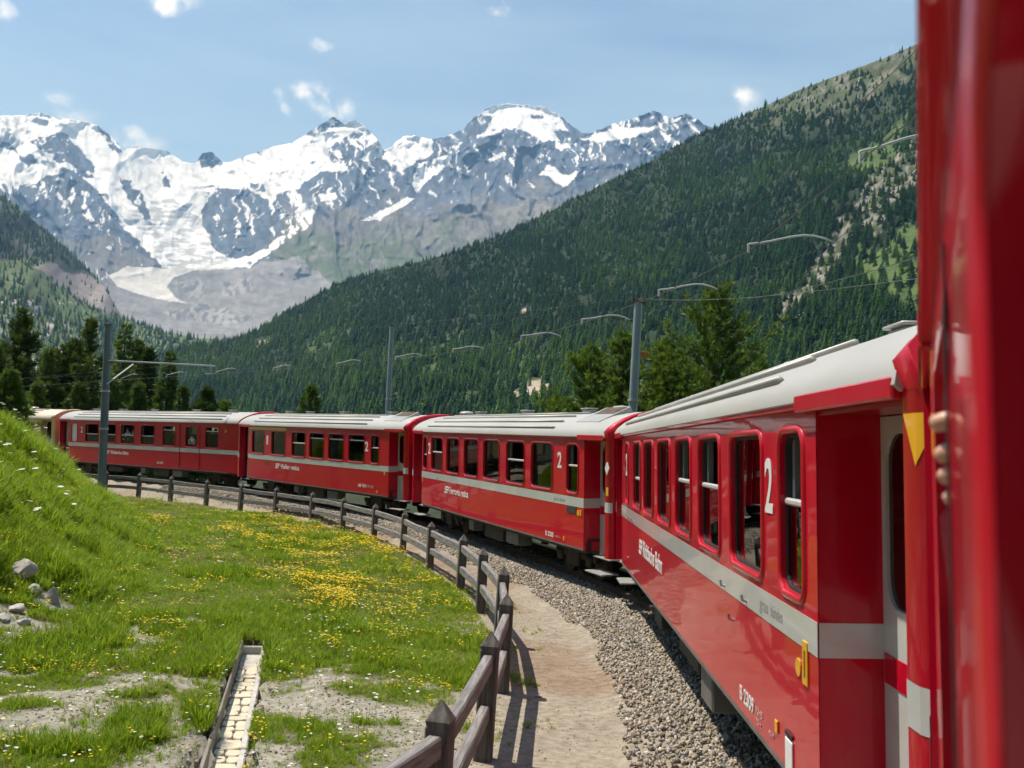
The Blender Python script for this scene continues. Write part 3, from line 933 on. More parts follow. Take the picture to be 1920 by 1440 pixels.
SCREE_P = [(1420, 600), (1500, 520), (1560, 440), (1620, 340), (1660, 300), (1740, 255), (1800, 240), (1800, 330), (1735, 345), (1690, 380), (1640, 420), (1580, 480), (1520, 560), (1470, 610)]
MEAD_P = [(1610, 470), (1680, 430), (1760, 420), (1760, 620), (1700, 600), (1640, 560), (1600, 520)]
GREEN_P = [(1560, 330), (1600, 300), (1680, 235), (1720, 220), (1690, 270), (1620, 340)]
def hill_col(U, V, Tm, P, D):
    vt = np.interp(U, SKY_F[:, 0], SKY_F[:, 1])
    wx = (fbm(U * 0.02, V * 0.02, octv=4, seed=121) - 0.5) * 70
    wy = (fbm(U * 0.02, V * 0.02, octv=4, seed=127) - 0.5) * 60
    n = fbm(U * 0.03, V * 0.04, octv=5, seed=131)
    u, v = U + wx, V + wy
    alp = sstep(105, 35, (V - vt) - 0 + (n - 0.5) * 120 + 170 * sstep(1480, 1230, U))
    scr = in_poly(u, v, SCREE_P).astype(float)
    mea = (in_poly(u, v, MEAD_P) | in_poly(u, v, GREEN_P)).astype(float)
    forest = 1.0 * (1 - 0.85 * alp) * (1 - 0.62 * scr) * (1 - 0.72 * mea)
    clear = sstep(0.56, 0.66, fbm(U * 0.014 + V * 0.01, V * 0.022, octv=4, seed=137)) * sstep(560, 650, V) * 0.4
    forest = forest * (1 - clear)
    col = np.array([0.012, 0.028, 0.009]) * (0.6 + 0.8 * n[..., None]) + 0 * alp[..., None]
    turf = np.array([0.062, 0.080, 0.032]) * (0.7 + 0.6 * n[..., None])
    rockc = np.array([0.24, 0.22, 0.195])
    bits = sstep(0.54, 0.64, fbm(U * 0.09, V * 0.11, octv=5, gain=0.6, seed=141))[..., None]
    col = col * (1 - alp[..., None]) + (turf * (1 - 0.55 * bits) + rockc * 0.55 * bits) * alp[..., None]
    bits2 = sstep(0.44, 0.58, fbm(U * 0.11, V * 0.13, octv=5, gain=0.6, seed=145))[..., None]
    col = np.where(scr[..., None] > 0.5, turf * (1 - bits2) + np.array([0.23, 0.215, 0.185]) * bits2, col)
    col = np.where(mea[..., None] > 0.5, np.array([0.075, 0.118, 0.030]) * (0.7 + 0.6 * n[..., None]), col)
    col = col * (1 - clear[..., None]) + np.array([0.13, 0.18, 0.05]) * clear[..., None]
    for (cx, cy, rx, ry) in ((1010, 728, 30, 16), (958, 742, 15, 9), (985, 585, 9, 6), (492, 640, 12, 5), (1285, 590, 18, 10)):
        q = ((U + wx * 0.25 - cx) / rx) ** 2 + ((V + wy * 0.25 - cy) / ry) ** 2
        col = np.where((q < 1)[..., None], np.array([0.36, 0.30, 0.235]), col)
        forest = np.where(q < 1.8, forest * 0.12, forest)
    return col, forest
u_h = np.arange(150, 2300, 5.0)
o, PH, UH, VH, FH = sheet('forest_hillside', u_h, SKY_F.T, (np.array([0, 2400]), np.array([930, 930])), hill_D, 170, hill_col, M['slope'], back=0.4)
tag(o, 'steep mountainside with forest below and bare turf and scree above', None, None, 'structure')

# left hand valley side
SKY_V = np.array([(-500, 190), (-200, 290), (0, 364), (22, 380), (55, 405), (95, 442), (139, 478), (175, 515), (197, 538), (212, 566), (228, 592), (262, 606), (310, 622), (370, 634), (430, 636), (500, 640), (640, 690)], float)
def vale_D(U, V, Tm):
    top = np.interp(U, [-500, 0, 150, 230, 350, 640], [2300, 2500, 2700, 2500, 2100, 1600])
    bot = np.interp(U, [-500, 0, 300, 640], [500, 560, 700, 800])
    D = bot * (top / bot) ** (Tm ** 0.8)
    rid = fbm(U * 0.010 + V * 0.006, V * 0.008, octv=5, gain=0.5, seed=151)
    return D * (1 - 0.16 * (rid - 0.5) * sstep(0, 0.2, Tm))
def vale_col(U, V, Tm, P, D):
    n = fbm(U * 0.03, V * 0.04, octv=5, seed=161)
    wx = (n - 0.5) * 60
    wy = (fbm(U * 0.03, V * 0.03, octv=4, seed=163) - 0.5) * 50
    u, v = U + wx * 0.5, V + wy * 0.5
    scr = in_poly(u, v, [(60, 498), (110, 490), (165, 512), (200, 530), (232, 596), (190, 585), (130, 545)])
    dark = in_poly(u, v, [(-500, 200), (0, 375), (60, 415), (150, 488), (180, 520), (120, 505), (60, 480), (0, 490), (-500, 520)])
    grs = in_poly(u, v, [(0, 480), (60, 500), (130, 550), (200, 600), (120, 600), (60, 560), (0, 540)])
    forest = np.where(scr, 0.05, np.where(dark, 0.9, np.where(grs, 0.25, 0.65)))
    green = np.array([0.085, 0.125, 0.045]) * (0.65 + 0.7 * n[..., None])
    col = np.where(scr[..., None], np.array([0.22, 0.195, 0.19]) * (0.7 + 0.6 * n[..., None]), green)
    col = np.where(dark[..., None], np.array([0.055, 0.065, 0.05]) * (0.7 + 0.6 * n[..., None]), col)  # upper slope turned from the sun: its shade is put into this forest and rock colour
    rk = sstep(0.6, 0.66, fbm(U * 0.07, V * 0.09, octv=4, seed=167)) * (V > 560) * (U < 150)
    col = col * (1 - rk[..., None]) + np.array([0.36, 0.33, 0.32]) * rk[..., None]
    return col, forest
u_v = np.arange(-420, 640, 4.0)
o, PV, UV, VV, FV = sheet('valley_side', u_v, SKY_V.T, (np.array([-500, 700]), np.array([900, 900])), vale_D, 150, vale_col, M['slope'], back=0.3)
tag(o, 'shaded valley side with scattered conifers below the glacier', None, None, 'structure')

# wooded slopes behind the photographer (seen only mirrored in paint and glass)
az = np.radians(np.linspace(75, 285, 80)); rr_b = np.geomspace(170, 1400, 24)
AZ, RB = np.meshgrid(az, rr_b)
HB = -14 + (RB - 170) * 0.52 * (0.8 + 0.5 * fbm(AZ * 3, RB * 0.002, octv=4, seed=171)) * sstep(160, 420, RB)
PB = np.stack([RB * np.sin(AZ), RB * np.cos(AZ), HB], -1)
nB = fbm(AZ * 40, RB * 0.03, octv=4, seed=175)[..., None]
cB = np.array([0.022, 0.045, 0.016]) * (0.5 + nB) + np.array([0.08, 0.09, 0.04]) * sstep(0.55, 0.7, nB)
idx = np.arange(PB.shape[0] * PB.shape[1]).reshape(PB.shape[:2])
quads = np.stack([idx[:-1, :-1], idx[:-1, 1:], idx[1:, 1:], idx[1:, :-1]], -1).reshape(-1, 4)
tag(link('rear_hillside', np_mesh('rear_hillside', PB.reshape(-1, 3), quads, M['slope'], True, {'alb': cB.reshape(-1, 3)})), 'wooded slopes on the near side of the valley', None, None, 'structure')

# ------------------------------------------------------------------ instancing on points (for what nobody could count)
def instancer(name, pts, rot, scl, pick, sources, parent=None):
    """one object: copies of the source meshes on given points, with given turn, size and choice"""
    me = bpy.data.meshes.new(name)
    me.vertices.add(len(pts)); me.vertices.foreach_set('co', np.asarray(pts, np.float32).ravel())
    a = me.attributes.new('rot', 'FLOAT_VECTOR', 'POINT'); a.data.foreach_set('vector', np.asarray(rot, np.float32).ravel())
    a = me.attributes.new('scl', 'FLOAT_VECTOR', 'POINT'); a.data.foreach_set('vector', np.asarray(scl, np.float32).ravel())
    a = me.attributes.new('pick', 'INT', 'POINT'); a.data.foreach_set('value', np.asarray(pick, np.int32))
    o = link(name, me, parent)
    c = bpy.data.collections.new(name + '_shapes')
    for i, s in enumerate(sources):
        so = bpy.data.objects.new('%s_shape_%02d' % (name, i), s)
        c.objects.link(so)
    g = bpy.data.node_groups.new(name + '_nodes', 'GeometryNodeTree')
    g.interface.new_socket('Geometry', in_out='INPUT', socket_type='NodeSocketGeometry')
    g.interface.new_socket('Geometry', in_out='OUTPUT', socket_type='NodeSocketGeometry')
    gi, go = g.nodes.new('NodeGroupInput'), g.nodes.new('NodeGroupOutput')
    ci = g.nodes.new('GeometryNodeCollectionInfo')
    ci.inputs['Collection'].default_value = c
    ci.inputs['Separate Children'].default_value = True
    ci.inputs['Reset Children'].default_value = True
    ip = g.nodes.new('GeometryNodeInstanceOnPoints')
    ip.inputs['Pick Instance'].default_value = True
    def na(n, ty):
        x = g.nodes.new('GeometryNodeInputNamedAttribute'); x.data_type = ty
        x.inputs['Name'].default_value = n
        return x.outputs['Attribute']
    e2r = g.nodes.new('FunctionNodeEulerToRotation')
    g.links.new(na('rot', 'FLOAT_VECTOR'), e2r.inputs[0])
    g.links.new(gi.outputs[0], ip.inputs['Points'])
    g.links.new(ci.outputs[0], ip.inputs['Instance'])
    g.links.new(na('pick', 'INT'), ip.inputs['Instance Index'])
    g.links.new(e2r.outputs[0], ip.inputs['Rotation'])
    g.links.new(na('scl', 'FLOAT_VECTOR'), ip.inputs['Scale'])
    g.links.new(ip.outputs[0], go.inputs[0])
    md = o.modifiers.new('scatter', 'NODES')
    md.node_group = g
    return o

# ------------------------------------------------------------------ conifers of the far forest
def spruce_mesh(name, seed, h=1.0, wid=0.20, n=150, loose=0.0, mat='conifer'):
    r = np.random.default_rng(seed)
    V, Fa, T = [], [], []
    for i in range(n):
        z = 0.06 + 0.94 * (i + r.random()) / n
        prof = wid * (1 - z) ** (0.75 + loose * 0.2) * (0.7 + 0.5 * r.random()) + 0.012
        if loose and r.random() < 0.25:
            prof *= 1.25
        a = r.random() * 2 * math.pi
        dr = np.array([math.cos(a), math.sin(a), 0]); sd = np.array([-math.sin(a), math.cos(a), 0])
        w = (0.035 + 0.05 * (1 - z)) * (0.7 + 0.6 * r.random())
        base = np.array([0, 0, z + 0.015])
        tip = dr * prof + np.array([0, 0, z - prof * (0.25 + 0.3 * r.random())])
        mid = dr * prof * 0.6 + np.array([0, 0, z + 0.012 - prof * 0.1])
        o = len(V)
        V += [base, mid + sd * w * 0.5, tip, mid - sd * w * 0.5]
        Fa += [(o, o + 1, o + 2), (o, o + 2, o + 3)]
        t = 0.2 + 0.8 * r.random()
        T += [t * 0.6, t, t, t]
    o = len(V)
    for k in range(4):
        g = k * math.pi / 2
        V.append((0.012 * math.cos(g), 0.012 * math.sin(g), 0)); T.append(0.0)
    V.append((0, 0, 1.0)); T.append(0.5)
    for k in range(4):
        Fa.append((o + k, o + (k + 1) % 4, o + 4))
    return np_mesh(name, np.array(V) * h, Fa, M[mat], False, {'tint': T})
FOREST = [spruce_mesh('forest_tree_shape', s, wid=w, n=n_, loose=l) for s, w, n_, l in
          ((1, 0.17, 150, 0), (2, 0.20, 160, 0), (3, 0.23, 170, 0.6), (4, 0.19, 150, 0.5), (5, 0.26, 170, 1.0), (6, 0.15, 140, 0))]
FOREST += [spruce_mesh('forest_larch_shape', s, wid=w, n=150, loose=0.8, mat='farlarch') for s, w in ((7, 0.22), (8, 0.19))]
def plant(P, mask, count, hfun, seed):
    """points on a terrain sheet, by real area and mask"""
    r = np.random.default_rng(seed)
    a = P[:-1, :-1]; b = P[:-1, 1:]; c = P[1:, :-1]
    ar = np.linalg.norm(np.cross((b - a)[..., :], (c - a)[..., :]), axis=-1)
    hor = np.abs(np.cross((b - a), (c - a))[..., 2])
    w = (hor * mask[:-1, :-1]).ravel()
    w = w / w.sum()
    k = r.choice(w.size, count, p=w)
    i, j = np.unravel_index(k, a.shape[:2])
    fu, fv = r.random(count)[:, None], r.random(count)[:, None]
    p = (P[i, j] * (1 - fu) + P[i, j + 1] * fu) * (1 - fv) + (P[i + 1, j] * (1 - fu) + P[i + 1, j + 1] * fu) * fv
    return p, hfun(i, j, r, count), i, j
def hh(i, j, r, n):
    t = i / PH.shape[0]
    return (14.5 - 6.5 * t) * (0.45 + 0.85 * r.random(n) ** 1.3) * (0.75 + 0.55 * vnoise(i * 0.11, j * 0.11, seed=5))
pF, hF, iF, jF = plant(PH, FH, 36000, hh, 201)
# keep the trees that can be seen over the train
pu, pv, dep = project(pF)
keep = (pv < 840) & (pu > 250) & (pu < 2150)
pF, hF, pu, pv = pF[keep], hF[keep], pu[keep], pv[keep]
dist = np.hypot(pF[:, 0], pF[:, 1])
vis = (pv < 772) & (pu > 420) & (pu < 1700) & (pv > 560)
order = np.argsort(np.where(vis, dist / hF, 1e9))
NEAR = order[:110]
far_m = np.ones(len(pF), bool); far_m[NEAR] = False
pf, hf = pF[far_m], hF[far_m]
def rsd(n, r):
    q = np.zeros((n, 3)); q[:, 2] = r.random(n) * 6.283; q[:, 0] = (r.random(n) - 0.5) * 0.06; q[:, 1] = (r.random(n) - 0.5) * 0.06 + 0.03
    return q
r2 = np.random.default_rng(5)
wv = 1.15 + 0.55 * r2.random(len(pf))
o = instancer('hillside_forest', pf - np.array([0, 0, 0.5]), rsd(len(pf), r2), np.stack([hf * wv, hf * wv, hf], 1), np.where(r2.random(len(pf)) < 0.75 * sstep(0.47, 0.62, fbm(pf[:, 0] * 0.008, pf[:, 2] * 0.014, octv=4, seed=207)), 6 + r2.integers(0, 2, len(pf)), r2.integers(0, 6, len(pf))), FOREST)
tag(o, 'dense dark green conifer forest covering the right mountainside', 'forest', None, 'stuff')
def hv(i, j, r, n):
    return 13.0 * (0.5 + 0.7 * r.random(n))
pV, hV, *_ = plant(PV, FV, 9000, hv, 203)
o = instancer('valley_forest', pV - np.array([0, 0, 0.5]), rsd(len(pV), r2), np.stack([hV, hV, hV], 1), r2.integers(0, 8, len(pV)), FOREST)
tag(o, 'blue green conifers scattered over the left valley side', 'forest', None, 'stuff')
bark_tr = MB().tube([(0, 0, -0.03), (0, 0, 0.4), (0, 0, 0.97)], [0.014, 0.010, 0.002], 5).mesh('forest_trunk_shape', M['bark'])
for q in NEAR:
    t = empty('conifer_tree', pF[q] - np.array([0, 0, 0.4]))
    hgt = hF[q]; w = hgt * (0.85 + 0.4 * random.random())
    t.scale = (w, w, hgt); t.rotation_euler = (0, 0.03, random.random() * 6.28)
    link('crown', FOREST[random.randrange(6)], t)
    link('trunk', bark_tr, t)
    tag(t, 'slender dark conifer at the near foot of the forested mountainside', 'tree', 'conifers at the near foot of the forested mountainside')

# ------------------------------------------------------------------ track
n_s = 400
ss = np.linspace(0.5, TS[-1] - 0.5, n_s)
track = empty('railway_track')
tag(track, 'metre gauge railway track curving left under the train', None, None, 'structure')
for off in (0.53, -0.53):
    P, T, Ln = track_at(ss, np.full(n_s, off))
    P[:, 2] += -off * math.tan(CANT)
    prof = [(-0.035, 0), (0.035, 0), (0.03, -0.035), (0.008, -0.04), (0.008, -0.11), (0.06, -0.125), (0.06, -0.14), (-0.06, -0.14), (-0.06, -0.125), (-0.008, -0.11), (-0.008, -0.04), (-0.03, -0.035)]
    rings = [[P[i] + Ln[i] * a + np.array([0, 0, b]) for a, b in prof] for i in range(n_s)]
    MB().loft(rings).build('rail', M['rust'], track)
    top = [[P[i] + Ln[i] * a + np.array([0, 0, b]) for a, b in ((-0.03, 0.003), (0.03, 0.003))] for i in range(n_s)]
    MB().loft(top, closed=False).build('rail_head', M['steel'], track)
sl_m = MB().bbox(-0.12, 0.12, -1.0, 1.0, -0.14, 0.0, 0.012).mesh('sleeper', M['sleeper'])
for s in np.arange(2.0, TS[-1] - 2, 0.66):
    p, T, Ln = track_at(np.array([s]), np.array([0.0]))
    o = link('sleeper', sl_m, track)
    o.location = p[0] + np.array([0, 0, -0.145])
    o.rotation_euler = (-CANT, 0, math.atan2(T[0, 1], T[0, 0]))
def pebble(name, seed, mat, n1=6, n2=4, flat=0.7, rough=0.28):
    r = np.random.default_rng(seed)
    V, Fa = [], []
    for i in range(n2 + 1):
        th = math.pi * i / n2
        for k in range(n1):
            ph = 2 * math.pi * (k + 0.5 * (i % 2)) / n1
            q = 1 - rough + 2 * rough * r.random()
            V.append((math.sin(th) * math.cos(ph) * q, math.sin(th) * math.sin(ph) * q * (0.6 + 0.0 * k), math.cos(th) * flat * q))
    for i in range(n2):
        for k in range(n1):
            Fa.append((i * n1 + k, i * n1 + (k + 1) % n1, (i + 1) * n1 + (k + 1) % n1, (i + 1) * n1 + k))
    return np_mesh(name, np.array(V), Fa, mat)
BAL = [pebble('ballast_shape', s, M['ballast'], 5, 3, 0.7, 0.36) for s in range(8)]
nb = 76000
# nearer stretches get more of the stones
s_b = rng.random(nb) ** 0.9 * 62 + 4
o_b = rng.normal(1.15, 0.75, nb)
o_b = np.where(o_b > 2.3, 0.6 + rng.random(nb) * 1.5, o_b)
edge = 1.95 + 0.22 * (fbm(s_b * 0.8, s_b * 0 + 1.5, octv=3, seed=301) - 0.5) * 2
kp = (o_b < edge) & (o_b > -1.6)
s_b, o_b = s_b[kp], o_b[kp]
P, T, Ln = track_at(s_b, o_b)
P[:, 2] = ground_z(P[:, 0], P[:, 1]) + rng.random(len(P)) * 0.035 - 0.005
sz = 0.017 + 0.022 * rng.random(len(P)) ** 1.5
ob = instancer('ballast', P, rng.random((len(P), 3)) * 6.283, np.stack([sz * (0.8 + 0.6 * rng.random(len(P))), sz, sz], 1), rng.integers(0, 8, len(P)), BAL)
tag(ob, 'pale grey and tan crushed stone ballast beside the train', 'ballast', None, 'stuff')
# loose grit on the footpath
ng = 9000
s_g = rng.random(ng) ** 1.3 * 40 + 6
o_g = 1.8 + rng.random(ng) * 2.0
P, T, Ln = track_at(s_g, o_g)
P[:, 2] = ground_z(P[:, 0], P[:, 1])
sz = 0.005 + 0.011 * rng.random(ng) ** 2
ob = instancer('path_grit', P, rng.random((ng, 3)) * 6.283, np.stack([sz, sz, sz], 1), rng.integers(0, 8, ng), BAL)
tag(ob, 'fine loose grit strewn over the sandy footpath', 'grit', None, 'stuff')

# ------------------------------------------------------------------ coach building
def text_mesh(body, size, mat, bold=0.0, xs=1.0, shear=0.0, space=1.0):
    cu = bpy.data.curves.new('lettering', 'FONT')
    cu.body = body; cu.size = size; cu.offset = bold; cu.extrude = 0.0015; cu.shear = shear; cu.space_character = space
    ob = bpy.data.objects.new('lettering', cu)
    COL.objects.link(ob)
    me = bpy.data.meshes.new_from_object(ob.evaluated_get(bpy.context.evaluated_depsgraph_get()))
    bpy.data.objects.remove(ob); bpy.data.curves.remove(cu)
    n = len(me.vertices)
    co = np.empty(n * 3, np.float32); me.vertices.foreach_get('co', co); co = co.reshape(-1, 3)
    co[:, 0] -= co[:, 0].min()
    co[:, 0] *= xs
    me.vertices.foreach_set('co', co.ravel())
    me.materials.clear(); me.materials.append(mat)
    return me, co[:, 0].max()
def side_text(parent, body, x, z, size, mat, width=None, bold=0.0, shear=0.0, xs=1.0, name='lettering', y=HALF):
    """lettering on the meadow side of a coach, starting at x and running towards the near end"""
    me, w = text_mesh(body, size, mat, bold, xs, shear)
    n = len(me.vertices)
    co = np.empty(n * 3, np.float32); me.vertices.foreach_get('co', co); co = co.reshape(-1, 3)
    k = (width / w) if width else 1.0
    out = np.stack([x - co[:, 0] * k, y + 0.004 + co[:, 2], z + co[:, 1]], 1)
    me.vertices.foreach_set('co', out.astype(np.float32).ravel())
    me.update()
    return link(name, me, parent)
def rr(x0, x1, z0, z1, r, n=4):
    """rounded rectangle outline, corners in order"""
    pts = []
    for cx, cz, a0 in ((x1 - r, z0 + r, -90), (x1 - r, z1 - r, 0), (x0 + r, z1 - r, 90), (x0 + r, z0 + r, 180)):
        for i in range(n + 1):
            a = R(a0 + 90 * i / n)
            pts.append((cx + r * math.cos(a), cz + r * math.sin(a)))
    return pts
def wall_with_windows(x0, x1, z0, z1, wins, y, inner, n=4, rad=0.10):
    """outer skin at y with rounded openings, reveal back to inner"""
    m = MB()
    wins = sorted(wins)
    cuts = [x0] + [(wins[i][1] + wins[i + 1][0]) / 2 for i in range(len(wins) - 1)] + [x1]
    for (a, b), (wx0, wx1, wz0, wz1) in zip(zip(cuts[:-1], cuts[1:]), wins):
        ring = rr(wx0, wx1, wz0, wz1, rad, n)
        corner = [(b, z0), (b, z1), (a, z1), (a, z0)]
        V = [(p[0], y, p[1]) for p in ring] + [(p[0], y, p[1]) for p in corner] + [(p[0], inner, p[1]) for p in ring]
        k = n + 1; N = 4 * k
        Fc = []
        for c in range(4):
            for i in range(n):
                Fc.append((N + c, c * k + i + 1, c * k + i))
            nx_ = (c + 1) % 4
            Fc.append((N + c, N + nx_, nx_ * k, c * k + n))
        for i in range(N):
            Fc.append((i, (i + 1) % N, N + 4 + (i + 1) % N, N + 4 + i))
        m.add(V, Fc)
    return m
ROOF_P = [(1.385, 2.985), (1.375, 3.05), (1.32, 3.13), (1.20, 3.225), (1.02, 3.32), (0.80, 3.40), (0.52, 3.46), (0.25, 3.49), (0, 3.50)]
ROOF_FULL = ROOF_P + [(-y, z) for y, z in ROOF_P[-2::-1]]
def roof_shell(x0, x1, grow=0.0, thick=0.03, sy=1.0):
    P = [(y * sy, z) for y, z in ROOF_FULL]
    outer = [(y * (1 + grow), z + grow * 0.9) for y, z in P]
    innr = [(y * 0.975, z - thick) for y, z in P][::-1]
    ring = outer + innr
    return MB().loft([[(x, y, z) for y, z in ring] for x in (x0, x1)], caps=True)
def roof_z(y):
    a = np.array(ROOF_P)[::-1]
    return float(np.interp(abs(y), a[:, 0], a[:, 1]))
BOGIE_WHEEL = None
def bogie(parent, xc):
    b = MB()
    for sy in (-1, 1):
        b.bbox(xc - 1.05, xc + 1.05, sy * 0.78 - 0.05, sy * 0.78 + 0.05, 0.38, 0.52, 0.02)
        b.bbox(xc - 0.30, xc + 0.30, sy * 0.80 - 0.09, sy * 0.80 + 0.09, 0.22, 0.62, 0.03)
        for wx in (-0.75, 0.75):
            b.bbox(xc + wx - 0.13, xc + wx + 0.13, sy * 0.82 - 0.06, sy * 0.82 + 0.06, 0.26, 0.50, 0.03)
    b.box(xc - 0.2, xc + 0.2, -0.8, 0.8, 0.40, 0.60)
    bo = b.build('bogie', M['under'], parent)
    for wx in (-0.75, 0.75):
        for sy in (-0.55, 0.55):
            w = MB()
            rings = []
            for yy, rr_ in ((-0.055, 0.30), (-0.05, 0.34), (0.02, 0.345), (0.03, 0.375), (0.055, 0.37)):
                rings.append([(xc + wx + rr_ * math.cos(g), sy - math.copysign(1, sy) * yy, 0.345 + rr_ * math.sin(g)) for g in np.linspace(0, 2 * math.pi, 20, endpoint=False)])
            w.loft(rings, caps=True).build('wheel', M['rust'], bo, angle=40)
def vent(parent, x, y, kind):
    z = roof_z(y)
    m = MB()
    if kind == 0:      # mushroom ventilator
        for z0, r0 in ((-0.02, 0.10), (0.05, 0.10), (0.06, 0.20), (0.10, 0.22), (0.14, 0.17), (0.155, 0.02)):
            pass
        rings = [[(x + r0 * math.cos(g), y + r0 * math.sin(g), z + z0) for g in np.linspace(0, 2 * math.pi, 14, endpoint=False)]
                 for z0, r0 in ((-0.03, 0.10), (0.05, 0.10), (0.055, 0.20), (0.09, 0.22), (0.13, 0.17), (0.15, 0.03))]
        m.loft(rings, caps=True)
    else:
        m.bbox(x - 0.16, x + 0.16, y - 0.11, y + 0.11, z - 0.03, z + 0.09, 0.02)
        m.bbox(x - 0.19, x + 0.19, y - 0.14, y + 0.14, z + 0.09, z + 0.115, 0.008)
    return m.build('roof_vent', M['roof_rib'], parent, angle=40)
def make_coach(key, label, wins, opts):
    N, hd, sl, L = POSE[key]
    red = opts.get('paint', M['red']); roofm = opts.get('roof', M['roof'])
    root = empty('railway_coach' if key != 5 else 'vintage_coach')
    root.matrix_world = MAT[key]
    tag(root, label, 'train coach', 'coaches of the train')
    X = lambda s: s - L / 2                     # distance from the near end of the side panel
    x0, x1 = X(0), X(L)
    e0, e1 = x0 - opts.get('near_end', END), x1 + END
    W = [(X(a), X(b), opts.get('wz0', 1.845), opts.get('wz1', 2.81)) for a, b, *_ in wins]
    T_IN = 0.07
    # sides
    for sgn in (1, -1):
        m = wall_with_windows(x0, x1, Z_BOT, Z_EAVE, W, sgn * HALF, sgn * (HALF - T_IN))
        side = m.build('side_wall', red, root, angle=50)
        m = wall_with_windows(x0, x1, 0.98, 2.95, W, sgn * (HALF - T_IN), sgn * (HALF - T_IN - 0.002))
        m.build('lining', M['interior'], side)
        if sgn < 0:
            for (a, b, c, d) in W:
                pane('pane', rr(a - .01, b + .01, c - .01, d + .01, 0.1), -HALF + 0.05, M['glass'], side, -1)
    # windows on the meadow side
    for (s0, s1, kind), (a, b, c, d) in zip(wins, W):
        m = MB()
        prof = [(0.0, 0.0), (0.006, 0.012), (0.022, 0.018), (0.045, 0.012), (0.05, 0.0)]
        rings = []
        for off, pr in prof:
            rings.append([(p[0], HALF + pr * (opts['proud_near'] if 'proud_near' in opts and s0 < 9 else opts.get('proud', 1.0)) + 0.001, p[1]) for p in rr(a - off, b + off, c - off, d + off, 0.10 + off)])
        fr = m.loft(rings).build('window', red, root, smooth=True)
        seal = []
        for off, dep in ((0.0, 0.03), (0.022, 0.034), (0.024, 0.065)):
            seal.append([(p[0], HALF - dep, p[1]) for p in rr(a + off, b - off, c + off, d - off, max(0.02, 0.10 - off))])
        MB().loft(seal).build('seal', M['rubber'] if kind != 'w' else M['white'], fr)
        zt = d
        if kind in ('o', 'b', 't'):            # drop-light: upper part let down, bar across
            zt = c + (d - c) * {'o': 0.56, 'b': 0.45, 't': 0.80}[kind]
            bar = MB().bbox(a + 0.015, b - 0.015, HALF - 0.062, HALF - 0.022, zt - 0.022, zt + 0.022, 0.012)
            bar.build('window_bar', M['alu'], fr)
            for xx in (a + 0.035, b - 0.035):
                MB().bbox(xx - 0.025, xx + 0.025, HALF - 0.13, HALF - 0.07, zt, d + 0.02, 0.008).build('guide', M['frame_grey'], fr)
        pts = [p for p in rr(a, b, c, d, 0.10)]
        pts = [(x, min(z, zt)) for x, z in pts]
        clean = []
        for p in pts:
            if not clean or (abs(p[0] - clean[-1][0]) + abs(p[1] - clean[-1][1])) > 1e-4:
                clean.append(p)
        pane('pane', clean, HALF - 0.045, M['white'] if kind == 'w' else M['glass'], fr)
    # floor, ceiling, partitions, seats
    inn = MB().box(x0, x1, -1.24, 1.24, 0.90, 0.97)
    inn.build('floor', M['interior'], root)
    MB().box(x0, x1, -1.22, 1.22, 2.97, 2.99).build('ceiling_lining', M['interior'], root)
    seatm = MB()
    seatm.bbox(-0.22, 0.22, -0.48, 0.48, 0.40, 0.52, 0.03)
    seatm.bbox(-0.06, 0.06, -0.48, 0.48, 0.45, 1.15, 0.03)
    seatm.bbox(-0.05, 0.05, -0.48, 0.48, 1.13, 1.28, 0.03)
    seatm.bbox(-0.18, 0.18, -0.05, 0.05, 0.0, 0.42, 0.01)
    sm = seatm.mesh('seat', M['seat'])
    if opts.get('seats', True):
        for xx in np.arange(x0 + 0.9, x1 - 0.6, 0.80):
            for sy in (-1, 1):
                o = link('seat', sm, root)
                o.location = (xx, sy * 0.74, 0.97)
    # ends: recessed doorway, end frame with arch
    for sx, xe, xo, recess in ((-1, x0, e0, opts.get('near_door', True)), (1, x1, e1, opts.get('far_door', True))):
        xr = xo - sx * PILLAR                   # where the doorway stops
        y_in = HALF - 0.33
        if recess:
            for sgn in (1, -1):
                m = MB().box(*sorted((xe - sx * 0.05, xe)), *sorted((sgn * (y_in - 0.06), sgn * (HALF - 0.004))), Z_BOT + 0.002, Z_EAVE - 0.002)
                m.build('bulkhead', red, root)
                if sgn > 0:
                    MB().box(*sorted((xe, xe + sx * 0.004)), y_in - 0.03, HALF - 0.006, S0, S1).build('stripe', M['stripe'], root)
                dm = MB()
                dx0, dx1 = sorted((xe, xr))
                yd = sgn * (y_in - 0.03)
                ov = rr(dx0 + 0.45, dx1 - 0.06, 1.86, 2.80, 0.16, 5) if sx < 0 else rr(dx0 + 0.06, dx1 - 0.45, 1.86, 2.80, 0.16, 5)
                corner = [(dx1, 0.60), (dx1, 2.895), (dx0, 2.895), (dx0, 0.60)]
                k = 6
                V = [(p[0], yd, p[1]) for p in ov] + [(p[0], yd, p[1]) for p in corner] + [(p[0], yd - sgn * 0.03, p[1]) for p in ov]
                Fc = []
                for c in range(4):
                    for i in range(k - 1):
                        Fc.append((24 + c, c * k + i + 1, c * k + i))
                    Fc.append((24 + c, 24 + (c + 1) % 4, ((c + 1) % 4) * k, c * k + k - 1))
                for i in range(24):
                    Fc.append((i, (i + 1) % 24, 28 + (i + 1) % 24, 28 + i))
                dr = dm.add(V, Fc).build('door', M['door'], root)
                if sgn > 0:
                    pane('pane', ov, yd - 0.02, M['glass'], dr)
                    MB().box(dx0 + 0.02, dx1 - 0.02, yd + 0.002, yd + 0.006, S0 - 0.12, S1 - 0.15).build('door_band', red, dr)
                    hd_ = MB().tube([(dx0 + 0.12, yd + 0.03, 1.15), (dx0 + 0.12, yd + 0.03, 1.5)], 0.012, 6)
                    hd_.build('handle', M['alu'], dr)
